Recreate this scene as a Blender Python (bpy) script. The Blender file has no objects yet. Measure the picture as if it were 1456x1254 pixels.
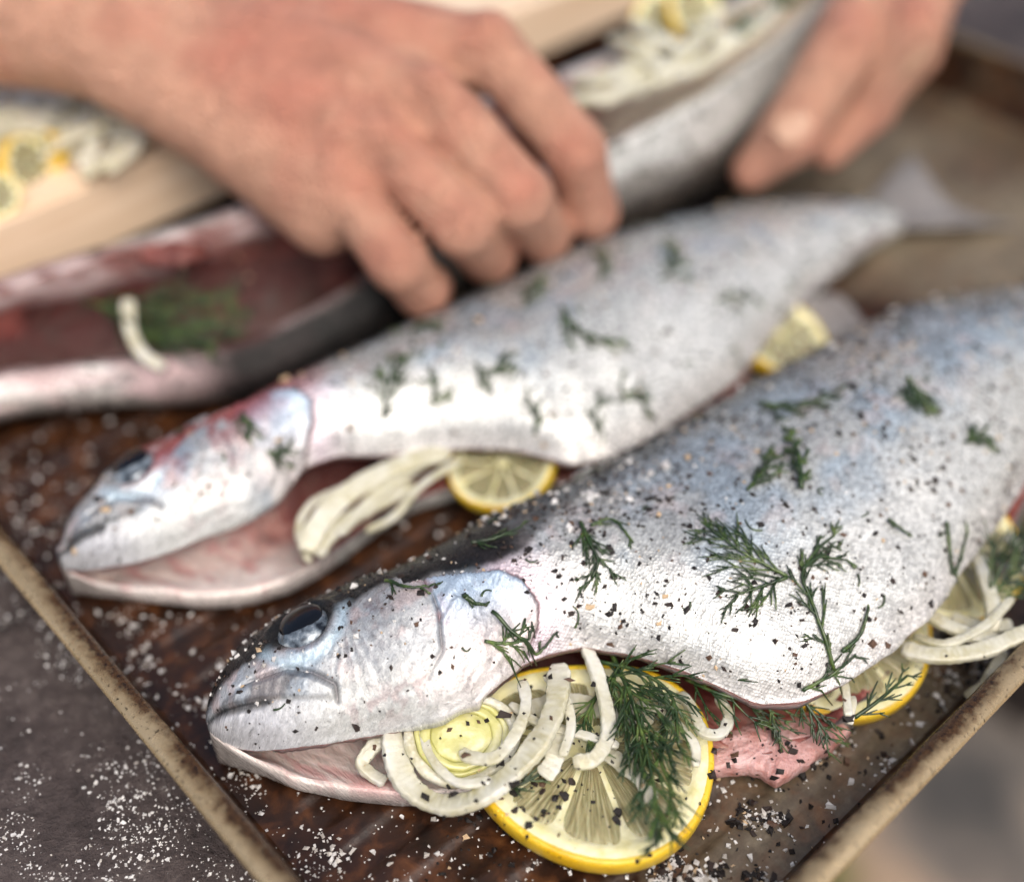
import bpy, math, random
import numpy as np
from mathutils import Vector, Matrix
from mathutils.bvhtree import BVHTree

random.seed(7); rng = np.random.default_rng(7)
sc = bpy.context.scene
COL = sc.collection
CM = 0.01                                   # everything below is laid out in centimetres

# ---------------------------------------------------------------- camera
F_PX, PITCH, CAM_H = 1800.0, math.radians(44.0), 29.0
cam_d = bpy.data.cameras.new('camera'); cam = bpy.data.objects.new('camera', cam_d); COL.objects.link(cam)
cam.location = (0, 0, CAM_H * CM); cam.rotation_euler = (math.pi / 2 - PITCH, 0, 0)
cam_d.sensor_width = 36.0; cam_d.lens = F_PX / 1456 * 36
cam_d.clip_start = 0.01; cam_d.clip_end = 200
cam_d.dof.use_dof = True; cam_d.dof.focus_distance = 31.6 * CM; cam_d.dof.aperture_fstop = 2.8
sc.camera = cam

# ---------------------------------------------------------------- light
SUN_EL, SUN_AZ = math.radians(56), math.radians(160)     # azimuth from +Y (behind the table) towards +X
w = bpy.data.worlds.new('World'); sc.world = w; w.use_nodes = True
nt = w.node_tree; bg = nt.nodes['Background']
sky = nt.nodes.new('ShaderNodeTexSky'); sky.sky_type = 'NISHITA'; sky.sun_disc = False
sky.sun_elevation = SUN_EL; sky.sun_rotation = SUN_AZ; sky.air_density = 0.7; sky.dust_density = 6.0; sky.ozone_density = 0.4
nt.links.new(sky.outputs[0], bg.inputs[0]); bg.inputs[1].default_value = 0.15
sun_d = bpy.data.lights.new('sun', 'SUN'); sun = bpy.data.objects.new('sun', sun_d); COL.objects.link(sun)
sun_d.energy = 1.25; sun_d.angle = math.radians(50); sun_d.color = (1.0, .99, .95)
sdir = Vector((math.sin(SUN_AZ) * math.cos(SUN_EL), math.cos(SUN_AZ) * math.cos(SUN_EL), math.sin(SUN_EL)))
sun.rotation_euler = (-sdir).to_track_quat('-Z', 'Y').to_euler(); sun.location = sdir * 3
sc.view_settings.view_transform = 'Standard'; sc.view_settings.look = 'None'; sc.view_settings.gamma = 1
sc.view_settings.exposure = 0.2
sc.cycles.max_bounces = 7; sc.cycles.use_adaptive_sampling = True; sc.cycles.adaptive_threshold = 0.025; sc.cycles.use_denoising = True
# ---------------------------------------------------------------- noise
def _hash(ix, iy, seed):
    n = (ix.astype(np.int64) * 374761393 + iy.astype(np.int64) * 668265263 + seed * 974711) & 0x7fffffff
    n = ((n ^ (n >> 13)) * 1274126177) & 0x7fffffff
    return ((n ^ (n >> 16)) & 0xffff) / 65535.0
def vnoise(x, y, seed=0):
    x = np.asarray(x, float); y = np.asarray(y, float)
    ix = np.floor(x); iy = np.floor(y); fx = x - ix; fy = y - iy
    fx = fx * fx * (3 - 2 * fx); fy = fy * fy * (3 - 2 * fy)
    a = _hash(ix, iy, seed); b = _hash(ix + 1, iy, seed); c = _hash(ix, iy + 1, seed); d = _hash(ix + 1, iy + 1, seed)
    return (a * (1 - fx) + b * fx) * (1 - fy) + (c * (1 - fx) + d * fx) * fy
def fbm(x, y, seed=0, oct=4):
    s = 0; a = .5; t = 0
    for k in range(oct):
        s = s + a * vnoise(x * 2 ** k, y * 2 ** k, seed + k * 17); t += a; a *= .5
    return s / t
def sstep(a, b, x):
    t = np.clip((np.asarray(x, float) - a) / (b - a), 0, 1); return t * t * (3 - 2 * t)
def mixc(a, b, t):
    t = np.asarray(t)[..., None]; return np.asarray(a) * (1 - t) + np.asarray(b) * t
def catmull(P, n):
    """Smooth curve through the points P, n samples spread evenly along its length."""
    P = np.asarray(P, float)
    Q = np.vstack([2 * P[0] - P[1], P, 2 * P[-1] - P[-2]])
    out = []
    for i in range(len(P) - 1):
        p0, p1, p2, p3 = Q[i:i + 4]
        t = np.linspace(0, 1, 24, endpoint=False)[:, None]
        out.append(.5 * (2 * p1 + (p2 - p0) * t + (2 * p0 - 5 * p1 + 4 * p2 - p3) * t ** 2 + (3 * p1 - p0 - 3 * p2 + p3) * t ** 3))
    C_ = np.vstack(out + [P[-1:]])
    s = np.concatenate([[0], np.cumsum(np.linalg.norm(np.diff(C_, axis=0), axis=1))])
    q = np.linspace(0, s[-1], n)
    return np.stack([np.interp(q, s, C_[:, k]) for k in range(C_.shape[1])], 1)
def poly_dist(X, Y, pts):
    """Distance from each (X, Y) to a polyline, and the signed side."""
    d = np.full(np.shape(X), 1e9); sd = np.zeros(np.shape(X)); al = np.zeros(np.shape(X))
    pts = np.asarray(pts, float); L = 0; tot = np.linalg.norm(np.diff(pts, axis=0), axis=1).sum()
    for a, b in zip(pts[:-1], pts[1:]):
        e = b - a; l2 = e @ e
        h = np.clip(((X - a[0]) * e[0] + (Y - a[1]) * e[1]) / l2, 0, 1)
        dx = X - a[0] - h * e[0]; dy = Y - a[1] - h * e[1]; q = np.hypot(dx, dy); m = q < d
        d = np.where(m, q, d); sd = np.where(m, np.sign(e[0] * dy - e[1] * dx), sd)
        al = np.where(m, (L + h * np.sqrt(l2)) / tot, al); L += np.sqrt(l2)
    return d, sd, al

# ---------------------------------------------------------------- fish loft
def smooth1(y, k):
    if k < 1: return y
    w = np.hanning(2 * k + 3)[1:-1]; w /= w.sum()
    yp = np.concatenate([2 * y[0] - y[k:0:-1], y, 2 * y[-1] - y[-2:-k - 2:-1]])
    return np.convolve(yp, w, 'valid')
def fish_loft(T, Xs, nout, nin, org, ang, sm=4):
    """Loft the C-shaped sections of a gutted fish lying on its side.
    T rows: X, ridge Y, ridge z, upper edge Y, z, top z, lower edge Y, z, wall thickness."""
    T = np.asarray(T, float)
    S = [smooth1(np.interp(Xs, T[:, 0], T[:, k]), sm) for k in range(1, 9)]
    nx = len(Xs); N = nout + nin
    P = np.zeros((nx, N, 2)); V = np.zeros((nx, N))
    for i in range(nx):
        Yd, zd, Yb, zb, zt, Yl, zl, th = [s[i] for s in S]
        w = Yd - Yb; wl = Yd - Yl
        out = catmull([(Yb, zb), (Yb + .14 * w, zb + (zt - zb) * .52), (Yb + .48 * w, zt), (Yd - .16 * w, zd + (zt - zd) * .70),
                       (Yd, zd), (Yd - .13 * w, zd * .32), (Yd - .5 * wl, .03 + .0 * zl), (Yl + .12 * wl, .03 + .25 * zl), (Yl, zl)], nout)
        inn = catmull([(Yl + .02 * wl + .02, zl + th), (Yd - .6 * wl, .05 + th), (Yd - .3 * w - th * .3, zd), (Yb + .5 * w, zt - th * 1.3), (Yb + .16 * w, zb + (zt - zb) * .52 - th), (Yb + .05, zb - th * .32)], nin)
        P[i, :nout] = out; P[i, nout:] = inn
    a = math.radians(ang)
    X = np.repeat(Xs[:, None], N, 1)
    Y = P[..., 0]; Z = P[..., 1]
    return X, Y, Z, S
def to_world(X, Y, Z, org, ang):
    a = math.radians(ang)
    return np.stack([org[0] + X * math.cos(a) - Y * math.sin(a), org[1] + X * math.sin(a) + Y * math.cos(a), Z], -1)
def grid_faces(nx, ny, wrap=True):
    i = np.arange(nx - 1)[:, None]; j = np.arange(ny if wrap else ny - 1)[None, :]
    j2 = (j + 1) % ny
    return np.stack([i * ny + j + 0 * i, i * ny + j2 + 0 * i, (i + 1) * ny + j2, (i + 1) * ny + j], -1).reshape(-1, 4)
def grid_normals(W):
    dx = np.gradient(W, axis=0); dy = np.roll(W, -1, 1) - np.roll(W, 1, 1)
    n = np.cross(dx, dy); return n / (np.linalg.norm(n, axis=-1, keepdims=True) + 1e-9)

FISH_A = [  # the front trout
    # X    Yd    zd    Yb    zb    zt    Yl    zl   th
    (0.00, 0.10, 1.75, -0.10, 1.65, 1.80, -0.12, 1.55, 0.10),
    (0.12, 0.38, 1.85, -0.40, 1.55, 2.15, -0.42, 1.40, 0.15),
    (0.40, 0.68, 1.95, -0.72, 1.42, 2.50, -0.78, 1.15, 0.35),
    (0.75, 1.02, 2.00, -1.02, 1.42, 2.75, -1.22, 0.95, 0.35),
    (1.40, 1.48, 2.05, -1.48, 1.65, 3.00, -2.02, 0.55, 0.55),
    (2.40, 1.87, 2.05, -2.00, 1.85, 3.35, -2.85, 0.42, 0.55),
    (3.50, 1.98, 2.05, -2.45, 2.00, 3.65, -3.62, 0.40, 0.55),
    (4.50, 1.84, 2.05, -2.77, 2.20, 3.90, -4.15, 0.38, 0.55),
    (5.50, 1.74, 2.05, -3.02, 2.40, 4.10, -4.50, 0.38, 0.55),
    (6.50, 1.74, 2.05, -3.06, 2.50, 4.20, -4.80, 0.38, 0.55),
    (7.50, 1.92, 2.05, -2.80, 2.60, 4.15, -5.10, 0.38, 0.55),
    (8.30, 2.05, 2.05, -2.80, 2.60, 4.18, -5.40, 0.38, 0.55),
    (9.20, 2.14, 2.05, -3.00, 2.55, 4.22, -5.70, 0.38, 0.55),
    (10.2, 2.26, 2.05, -3.95, 2.60, 4.28, -6.10, 0.38, 0.50),
    (11.3, 2.39, 2.05, -5.32, 2.50, 4.34, -6.60, 0.40, 0.52),
    (12.2, 2.50, 2.05, -6.45, 2.20, 4.38, -7.40, 0.42, 0.55),
    (13.2, 2.61, 2.10, -6.95, 2.15, 4.45, -7.50, 0.42, 0.55),
    (14.4, 2.72, 2.10, -7.03, 2.25, 4.52, -7.45, 0.42, 0.55),
    (16.0, 2.88, 2.15, -6.90, 2.40, 4.62, -7.10, 0.42, 0.55),
    (17.6, 3.06, 2.15, -6.58, 2.50, 4.70, -6.70, 0.42, 0.55),
    (20.0, 3.35, 2.15, -5.62, 2.40, 4.80, -6.00, 0.42, 0.55),
    (23.3, 3.81, 2.10, -4.30, 2.20, 4.50, -4.60, 0.45, 0.55),
    (26.0, 4.02, 2.00, -3.00, 1.90, 4.00, -3.05, 1.20, 0.50),
    (30.0, 3.69, 1.60, -1.30, 1.50, 3.00, -1.32, 1.30, 0.40),
    (33.0, 3.20, 1.20, -0.20, 1.10, 2.00, -0.22, 1.00, 0.30),
    (34.5, 3.20, 0.95, 0.10, 0.90, 1.35, 0.08, 0.80, 0.20)]
FISH_B = [  # the middle trout
    (0.00, 0.10, 1.50, -0.10, 1.40, 1.60, -0.12, 1.30, 0.10),
    (0.15, 0.42, 1.65, -0.35, 1.35, 2.05, -0.38, 1.15, 0.15),
    (0.70, 0.93, 1.90, -0.70, 1.45, 2.60, -0.95, 0.75, 0.35),
    (1.90, 1.83, 2.00, -1.28, 1.60, 3.10, -1.95, 0.50, 0.55),
    (3.00, 2.25, 2.00, -1.60, 1.80, 3.40, -2.80, 0.40, 0.55),
    (4.20, 2.11, 2.00, -1.72, 2.00, 3.60, -3.40, 0.38, 0.55),
    (5.30, 1.96, 2.00, -1.70, 2.15, 3.75, -3.60, 0.38, 0.55),
    (6.30, 2.08, 2.00, -1.46, 2.25, 3.80, -3.50, 0.38, 0.55),
    (7.30, 2.24, 2.00, -1.05, 2.35, 3.90, -3.25, 0.38, 0.55),
    (8.30, 2.38, 2.00, -1.15, 2.40, 3.95, -2.95, 0.38, 0.55),
    (9.10, 2.54, 2.00, -1.60, 2.35, 4.00, -2.75, 0.38, 0.55),
    (10.0, 2.69, 2.00, -2.05, 2.30, 4.05, -2.70, 0.38, 0.45),
    (11.5, 2.79, 2.05, -2.70, 2.30, 4.15, -2.90, 0.38, 0.50),
    (12.9, 3.03, 2.10, -3.74, 2.40, 4.25, -3.30, 0.38, 0.50),
    (14.1, 3.19, 2.10, -5.20, 2.30, 4.30, -4.60, 0.38, 0.50),
    (15.5, 3.33, 2.10, -5.45, 2.20, 4.35, -4.70, 0.38, 0.50),
    (17.0, 3.45, 2.10, -5.33, 2.20, 4.40, -4.70, 0.38, 0.50),
    (20.9, 3.65, 2.10, -4.49, 2.00, 4.30, -4.30, 0.40, 0.50),
    (23.6, 3.62, 2.00, -3.16, 1.90, 3.80, -3.30, 0.60, 0.45),
    (26.9, 3.35, 1.80, -1.65, 1.60, 3.10, -1.70, 1.20, 0.40),
    (30.0, 2.95, 1.40, -0.60, 1.30, 2.30, -0.62, 1.15, 0.30),
    (32.0, 2.40, 1.10, -0.05, 1.00, 1.60, -0.07, 0.90, 0.25),
    (33.2, 2.25, 0.90, 0.10, 0.85, 1.20, 0.08, 0.75, 0.20)]
ORG_A, ANG_A = (-7.65, 17.92), 29.0
ORG_B, ANG_B = (-12.86, 23.50), 32.0
# ---------------------------------------------------------------- layout helpers
_f = np.array([0, math.cos(PITCH), -math.sin(PITCH)]); _u = np.array([0, math.sin(PITCH), math.cos(PITCH)]); _r = np.array([1., 0, 0])
_c = np.array([0, 0, CAM_H])
def at(u, v, z):
    """The point at height z (cm above the tray floor) measured from the photograph at (u, v)."""
    d = _r * (u - 728) / F_PX + _u * (627 - v) / F_PX + _f
    return _c + d * ((z - CAM_H) / d[2])
def lin(r, g, b):
    return tuple(((c / 255) / 12.92 if c / 255 <= .04045 else ((c / 255 + .055) / 1.055) ** 2.4) for c in (r, g, b))

BASE = {}
def link(o, parent=None, base=None):
    COL.objects.link(o)
    if parent is not None:
        o.parent = parent; BASE[o.name] = BASE[parent.name]
    else:
        BASE[o.name] = np.array(base, float); o.location = BASE[o.name] * CM
    return o
def thing(name, label, cat, base, group=None):
    o = bpy.data.objects.new(name, None); o.empty_display_size = .02
    link(o, None, base); return tag(o, label, cat, group)
def tag(o, label=None, cat=None, group=None, kind=None):
    if label: o['label'] = label
    if cat: o['category'] = cat
    if group: o['group'] = group
    if kind: o['kind'] = kind
    return o
def mesh(name, V, faces, mats, smooth=True, col=None, flat=None, attrs=None, mi=None):
    V = np.asarray(V, np.float32).reshape(-1, 3); me = bpy.data.meshes.new(name)
    if isinstance(faces, np.ndarray):
        n, k = faces.shape
        me.vertices.add(len(V)); me.vertices.foreach_set('co', V.ravel())
        me.loops.add(n * k); me.loops.foreach_set('vertex_index', faces.astype(np.int32).ravel())
        me.polygons.add(n); me.polygons.foreach_set('loop_start', np.arange(0, n * k, k, dtype=np.int32)); me.polygons.foreach_set('loop_total', np.full(n, k, np.int32))
        me.update(calc_edges=True)
    else:
        me.from_pydata(V.tolist(), [], [list(map(int, f)) for f in faces])
    for m in (mats if isinstance(mats, (list, tuple)) else [mats]): me.materials.append(m)
    me.polygons.foreach_set('use_smooth', np.full(len(me.polygons), smooth, bool))
    if mi is not None: me.polygons.foreach_set('material_index', np.asarray(mi, np.int32))
    if col is not None:
        a = me.color_attributes.new('Col', 'FLOAT_COLOR', 'POINT'); c = np.ones((len(V), 4), np.float32); c[:, :3] = np.asarray(col).reshape(-1, 3); a.data.foreach_set('color', c.ravel())
    if flat is not None:
        a = me.attributes.new('flat', 'FLOAT_VECTOR', 'POINT'); c = np.zeros((len(V), 3), np.float32); f = np.asarray(flat).reshape(len(V), -1); c[:, :f.shape[1]] = f; a.data.foreach_set('vector', c.ravel())
    for k, x in (attrs or {}).items():
        a = me.attributes.new(k, 'FLOAT', 'POINT'); a.data.foreach_set('value', np.asarray(x, np.float32).ravel())
    me.update(); me.validate()
    return me
def obj(name, V, faces, mats, parent=None, base=None, **kw):
    """One mesh object from points in cm; a part takes its parent's origin."""
    V = np.asarray(V, float).reshape(-1, 3)
    b = BASE[parent.name] if parent is not None else np.asarray(base if base is not None else [V[:, 0].mean(), V[:, 1].mean(), V[:, 2].min()], float)
    o = bpy.data.objects.new(name, mesh(name, (V - b) * CM, faces, mats, **kw))
    return link(o, parent, b)
def sweep(P, prof, up=(0, 0, 1), twist=None, scale=None, cap=True):
    """Sweep a closed 2-D profile (side, up) along the points P."""
    P = np.asarray(P, float); n = len(P); k = len(prof)
    T = np.gradient(P, axis=0); T /= np.linalg.norm(T, axis=1, keepdims=True) + 1e-9
    up = np.asarray(up, float); U = np.repeat(up[None], n, 0) if up.ndim == 1 else up
    S = np.cross(T, U); bad = np.linalg.norm(S, axis=1) < 1e-3; S[bad] = (1, 0, 0)
    for i in range(1, n):
        if S[i] @ S[i - 1] < 0: S[i] *= -1
    S /= np.linalg.norm(S, axis=1, keepdims=True); N = np.cross(S, T)
    if twist is not None:
        c, s = np.cos(twist)[:, None], np.sin(twist)[:, None]; S, N = S * c + N * s, N * c - S * s
    pr = np.repeat(np.asarray(prof, float)[None], n, 0)
    if scale is not None: pr = pr * (np.asarray(scale)[:, None, None] if np.ndim(scale) == 1 else np.asarray(scale)[:, None, :])
    V = P[:, None, :] + S[:, None, :] * pr[..., :1] + N[:, None, :] * pr[..., 1:]
    F = grid_faces(n, k).tolist()
    if cap: F += [list(range(k))[::-1], [(n - 1) * k + j for j in range(k)]]
    return V.reshape(-1, 3), F
def circle(n, a, b=None):
    t = np.linspace(0, 2 * np.pi, n, endpoint=False); return np.stack([a * np.cos(t), (b or a) * np.sin(t)], 1)
def rrect(a, b, r, n=3):
    pts = []
    for cx_, cy_, t0 in ((a - r, b - r, 0), (-a + r, b - r, 90), (-a + r, -b + r, 180), (a - r, -b + r, 270)):
        for k in range(n + 1):
            t = math.radians(t0 + 90 * k / n); pts.append((cx_ + r * math.cos(t), cy_ + r * math.sin(t)))
    return np.array(pts)
def join(parts):
    Vs, Fs, o = [], [], 0
    for V, F in parts:
        V = np.asarray(V).reshape(-1, 3); Vs.append(V); Fs += [[i + o for i in f] for f in (F.tolist() if isinstance(F, np.ndarray) else F)]; o += len(V)
    return np.vstack(Vs), Fs

# ---------------------------------------------------------------- materials
class Mat:
    def __init__(s, name, **kw):
        s.m = bpy.data.materials.new(name); s.m.use_nodes = True; s.nt = s.m.node_tree; s.b = s.nt.nodes['Principled BSDF']
        for k, v in kw.items(): s.set(k, v)
    def set(s, k, v):
        i = s.b.inputs[k.replace('_', ' ')]
        if isinstance(v, bpy.types.NodeSocket): s.nt.links.new(v, i)
        else: i.default_value = (*v, 1) if isinstance(v, tuple) and len(v) == 3 and i.type == 'RGBA' else v
    def n(s, t, ins=None, **props):
        nd = s.nt.nodes.new('ShaderNode' + t)
        for k, v in props.items(): setattr(nd, k, v)
        for k, v in (ins or {}).items():
            i = nd.inputs[k]
            if isinstance(v, bpy.types.NodeSocket): s.nt.links.new(v, i)
            else: i.default_value = (*v, 1) if isinstance(v, tuple) and len(v) == 3 and i.type == 'RGBA' else v
        return nd
    def attr(s, name, out='Color'): return s.n('Attribute', attribute_name=name).outputs[out]
    def pos(s, scale=(1, 1, 1), rot=0.0, src=None):
        c = src or s.n('TexCoord').outputs['Object']
        return s.n('Mapping', {'Vector': c, 'Scale': scale, 'Rotation': (0, 0, rot)}).outputs[0]
    def noise(s, vec, scale, detail=4, rough=.55, out='Fac', dist=0.0):
        return s.n('TexNoise', {'Vector': vec, 'Scale': scale, 'Detail': detail, 'Roughness': rough, 'Distortion': dist}).outputs[out]
    def voro(s, vec, scale, rnd=1.0, feature='F1', out='Distance'):
        return s.n('TexVoronoi', {'Vector': vec, 'Scale': scale, 'Randomness': rnd}, feature=feature).outputs[out]
    def ramp(s, fac, stops):
        nd = s.n('ValToRGB', {'Fac': fac}); cr = nd.color_ramp
        while len(cr.elements) < len(stops): cr.elements.new(.5)
        for e, (p, c) in zip(cr.elements, stops): e.position = p; e.color = (*c, 1) if isinstance(c, tuple) else (c, c, c, 1)
        return nd.outputs[0]
    def mix(s, f, a, b, mode='MIX'):
        nd = s.n('Mix', data_type='RGBA', blend_type=mode)
        for i, v in ((0, f), (6, a), (7, b)):
            if isinstance(v, bpy.types.NodeSocket): s.nt.links.new(v, nd.inputs[i])
            else: nd.inputs[i].default_value = (*v, 1) if isinstance(v, tuple) else v
        return nd.outputs[2]
    def math(s, op, a, b=0.0, c=0.0):
        nd = s.n('Math', operation=op)
        for i, v in enumerate((a, b, c)):
            if isinstance(v, bpy.types.NodeSocket): s.nt.links.new(v, nd.inputs[i])
            else: nd.inputs[i].default_value = v
        return nd.outputs[0]
    def bump(s, h, strength=.5, dist=.001, prev=None):
        ins = {'Height': h, 'Strength': strength, 'Distance': dist}
        if prev is not None: ins['Normal'] = prev
        o = s.n('Bump', ins).outputs[0]; s.set('Normal', o); return o
M = {}

# wet trout skin: colour painted per point, scales and spots from the flattened skin coordinates (cm)
m = Mat('trout_skin', Roughness=.3, Metallic=0.25, Coat_Weight=.10, Coat_Roughness=.15, Specular_IOR_Level=.45)
flat = m.attr('flat', 'Vector'); scl = m.attr('scl', 'Fac'); spk = m.attr('spk', 'Fac'); col = m.attr('Col')
wob = m.n('VectorMath', {0: flat, 1: m.n('VectorMath', {0: m.noise(flat, 1.6, 2, out='Color'), 3: .25}, operation='SCALE').outputs[0]}, operation='ADD').outputs[0]
cells = m.pos((9.5, 12.5, 1), src=wob, rot=math.pi / 4)
v1 = m.voro(cells, 1.0, .38); vc = m.voro(cells, 1.0, .38, out='Color')
cv = m.n('SeparateColor', {'Color': vc}).outputs[0]
fine = m.noise(flat, 24, 4, .65); foil = m.noise(flat, 5.5, 6, .68, dist=1.4); blot = m.noise(flat, 1.5, 5, .65, dist=.5)
c = m.mix(m.math('MULTIPLY', scl, .75), col, m.mix(1.0, col, m.ramp(v1, [(.0, 1.1), (.42, 1.0), (.72, .55)]), 'MULTIPLY'))
c = m.mix(m.math('MULTIPLY', scl, .9), c, m.mix(1.0, c, m.ramp(cv, [(0, .66), (.5, .98), (1, 1.18)]), 'MULTIPLY'))
c = m.mix(.8, c, m.mix(1.0, c, m.ramp(blot, [(.3, .74), (.5, 1.0), (.7, 1.1)]), 'MULTIPLY'))
inv = m.math('SUBTRACT', 1.0, scl)
c = m.mix(m.math('MULTIPLY', inv, .85), c, m.mix(1.0, c, m.ramp(foil, [(.3, .42), (.45, .84), (.6, 1.05), (.75, 1.3)]), 'MULTIPLY'))
dots = m.voro(flat, 6.0, 1.0); dr = m.n('SeparateColor', {'Color': m.voro(flat, 6.0, 1.0, out='Color')}).outputs[1]
dm_ = m.math('MULTIPLY', m.ramp(dots, [(.22, 1.0), (.42, 0.0)]), m.ramp(dr, [(.25, 0.0), (.45, 1.0)]))
c = m.mix(m.math('MULTIPLY', dm_, spk), c, (.014, .015, .018))
c = m.mix(.5, c, m.mix(1.0, c, m.ramp(fine, [(.3, .7), (.7, 1.2)]), 'MULTIPLY'))
m.set('Base_Color', c)
m.set('Roughness', m.math('ADD', m.math('MULTIPLY', cv, .2), m.math('MULTIPLY', fine, .26)))
h = m.math('ADD', m.math('MULTIPLY', m.math('MULTIPLY', v1, scl), -.8), m.math('ADD', m.math('MULTIPLY', fine, .35), m.math('MULTIPLY', m.math('MULTIPLY', foil, inv), .9)))
gl = m.attr('gl', 'Fac'); m.set('Specular_IOR_Level', m.math('MULTIPLY', gl, .45)); m.set('Coat_Weight', m.math('MULTIPLY', gl, .22))
m.bump(h, .36, .0006)
M['skin'] = m.m

m = Mat('raw_flesh', Roughness=.42, Specular_IOR_Level=.3, Coat_Weight=.06, Coat_Roughness=.15, Subsurface_Weight=.2, Subsurface_Scale=.004, Subsurface_Radius=(1., .3, .2))
flat = m.attr('flat', 'Vector'); n1 = m.noise(flat, 1.3, 6, .65, dist=.6); n2 = m.noise(m.pos((9, 2.2, 1), src=flat), 1.0, 3)
c = m.ramp(n1, [(.3, lin(84, 34, 32)), (.46, lin(138, 72, 66)), (.58, lin(176, 118, 108)), (.75, lin(206, 172, 160))])
c = m.mix(.45, c, m.mix(1.0, c, m.ramp(n2, [(.3, .5), (.7, 1.15)]), 'MULTIPLY'))
m.set('Base_Color', m.mix(m.math('MULTIPLY', m.attr('pale', 'Fac'), m.ramp(n1, [(.3, .65), (.6, 1.0)])), c, m.attr('Col')))
m.bump(m.math('ADD', n1, m.math('MULTIPLY', n2, .5)), .7, .002); M['flesh'] = m.m

m = Mat('pink_fillet', Roughness=.25, Coat_Weight=.5, Coat_Roughness=.1, Subsurface_Weight=.3, Subsurface_Scale=.004, Subsurface_Radius=(1., .4, .3))
p = m.pos((100, 100, 100)); n1 = m.noise(p, .9, 4)
f2 = m.noise(m.pos((300, 120, 250), rot=.5), 1.0, 5, .65)
m.set('Base_Color', m.mix(.6, m.ramp(n1, [(.3, lin(176, 104, 84)), (.48, lin(200, 148, 142)), (.7, lin(214, 180, 180))]), m.ramp(f2, [(.3, lin(180, 122, 112)), (.7, lin(220, 188, 186))]))); m.bump(m.math('ADD', f2, m.noise(p, 8, 4)), .6, .0015); M['fillet'] = m.m

def simple(key, col, rough=.4, **kw):
    m = Mat(key, Base_Color=col, Roughness=rough, **kw); M[key] = m.m; return m
simple('eye_black', (.003, .004, .006), .22)
m = Mat('eye_iris', Roughness=.15, Metallic=.2); p = m.pos((100, 100, 100))
m.set('Base_Color', m.ramp(m.noise(p, 3.2, 4), [(.36, lin(30, 36, 44)), (.54, lin(112, 124, 134)), (.7, lin(188, 196, 200))])); M['eye_iris'] = m.m

m = Mat('fin_membrane', Roughness=.35, Coat_Weight=.4); flat = m.attr('flat', 'Vector')
fr = m.noise(m.pos((1.2, 14, 1), src=flat), 1.0, 2)
m.set('Base_Color', m.ramp(fr, [(.3, lin(92, 88, 86)), (.6, lin(150, 146, 142)), (.8, lin(190, 186, 182))])); m.bump(fr, .8, .001); M['fin'] = m.m

# lemon
m = Mat('lemon_rind', Roughness=.34, Coat_Weight=.25, Coat_Roughness=.25, Subsurface_Weight=.15, Subsurface_Scale=.003, Subsurface_Radius=(1, .8, .2)); p = m.pos((100, 100, 100))
pore = m.voro(p, 8.5, 1.0)
m.set('Base_Color', m.mix(m.ramp(m.noise(p, .8, 3), [(.35, 0.0), (.7, 1.0)]), lin(222, 176, 24), lin(238, 206, 66)))
m.bump(m.math('ADD', m.ramp(pore, [(0, 0.0), (.4, 1.0)]), m.math('MULTIPLY', m.noise(p, 3, 4), 1.2)), .5, .0006); M['rind'] = m.m
m = Mat('lemon_pith', Roughness=.5, Subsurface_Weight=.3, Subsurface_Scale=.004, Subsurface_Radius=(1, .9, .5)); p = m.pos((100, 100, 100))
m.set('Base_Color', m.ramp(m.noise(p, 2.5, 5), [(.3, lin(222, 214, 150)), (.6, lin(240, 236, 196))])); m.bump(m.noise(p, 9, 4), .35, .0007); M['pith'] = m.m
m = Mat('lemon_pulp', Roughness=.08, Subsurface_Weight=.2, Subsurface_Scale=.003, Transmission_Weight=.3, IOR=1.36, Coat_Weight=.3, Coat_Roughness=.08)
flat = m.attr('flat', 'Vector'); ves = m.noise(m.pos((1.3, 13, 1), src=flat), 1.0, 3, .6)
m.set('Base_Color', m.ramp(ves, [(.3, lin(122, 115, 80)), (.52, lin(172, 165, 122)), (.75, lin(224, 219, 182))])); m.bump(ves, .8, .0015); M['pulp'] = m.m

# onion and leek
m = Mat('onion_flesh', Roughness=.16, Transmission_Weight=.16, Subsurface_Weight=.35, Subsurface_Scale=.004, Subsurface_Radius=(1, 1, .7), Coat_Weight=.3, Coat_Roughness=.12)
flat = m.attr('flat', 'Vector'); p = m.pos((100, 100, 100)); f1 = m.voro(m.pos((2.4, 3.2, 1), src=flat), 3.0, .8)
m.set('Base_Color', m.mix(m.ramp(m.noise(p, 1.1, 3), [(.35, 0.0), (.7, 1.0)]), m.ramp(f1, [(0, lin(226, 224, 200)), (.6, lin(196, 190, 156))]), lin(232, 232, 218)))
m.bump(m.math('ADD', f1, m.noise(p, 14, 3)), .35, .0007); M['onion'] = m.m
m = Mat('leek_flesh', Roughness=.2, Subsurface_Weight=.3, Subsurface_Scale=.004, Subsurface_Radius=(1, 1, .4), Coat_Weight=.4, Coat_Roughness=.1); p = m.pos((100, 100, 100))
m.set('Base_Color', m.ramp(m.noise(p, 1.6, 4), [(.3, lin(186, 184, 106)), (.55, lin(210, 208, 142)), (.7, lin(222, 220, 172))])); m.bump(m.noise(p, 8, 3), .3, .0006); M['leek'] = m.m

m = Mat('dill_leaf', Roughness=.36, Coat_Weight=.2, Subsurface_Weight=.1, Subsurface_Scale=.001); p = m.pos((100, 100, 100))
m.set('Base_Color', m.ramp(m.noise(p, 2.0, 3), [(.3, lin(22, 38, 20)), (.5, lin(42, 64, 30)), (.72, lin(96, 116, 56))])); M['dill'] = m.m

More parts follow.
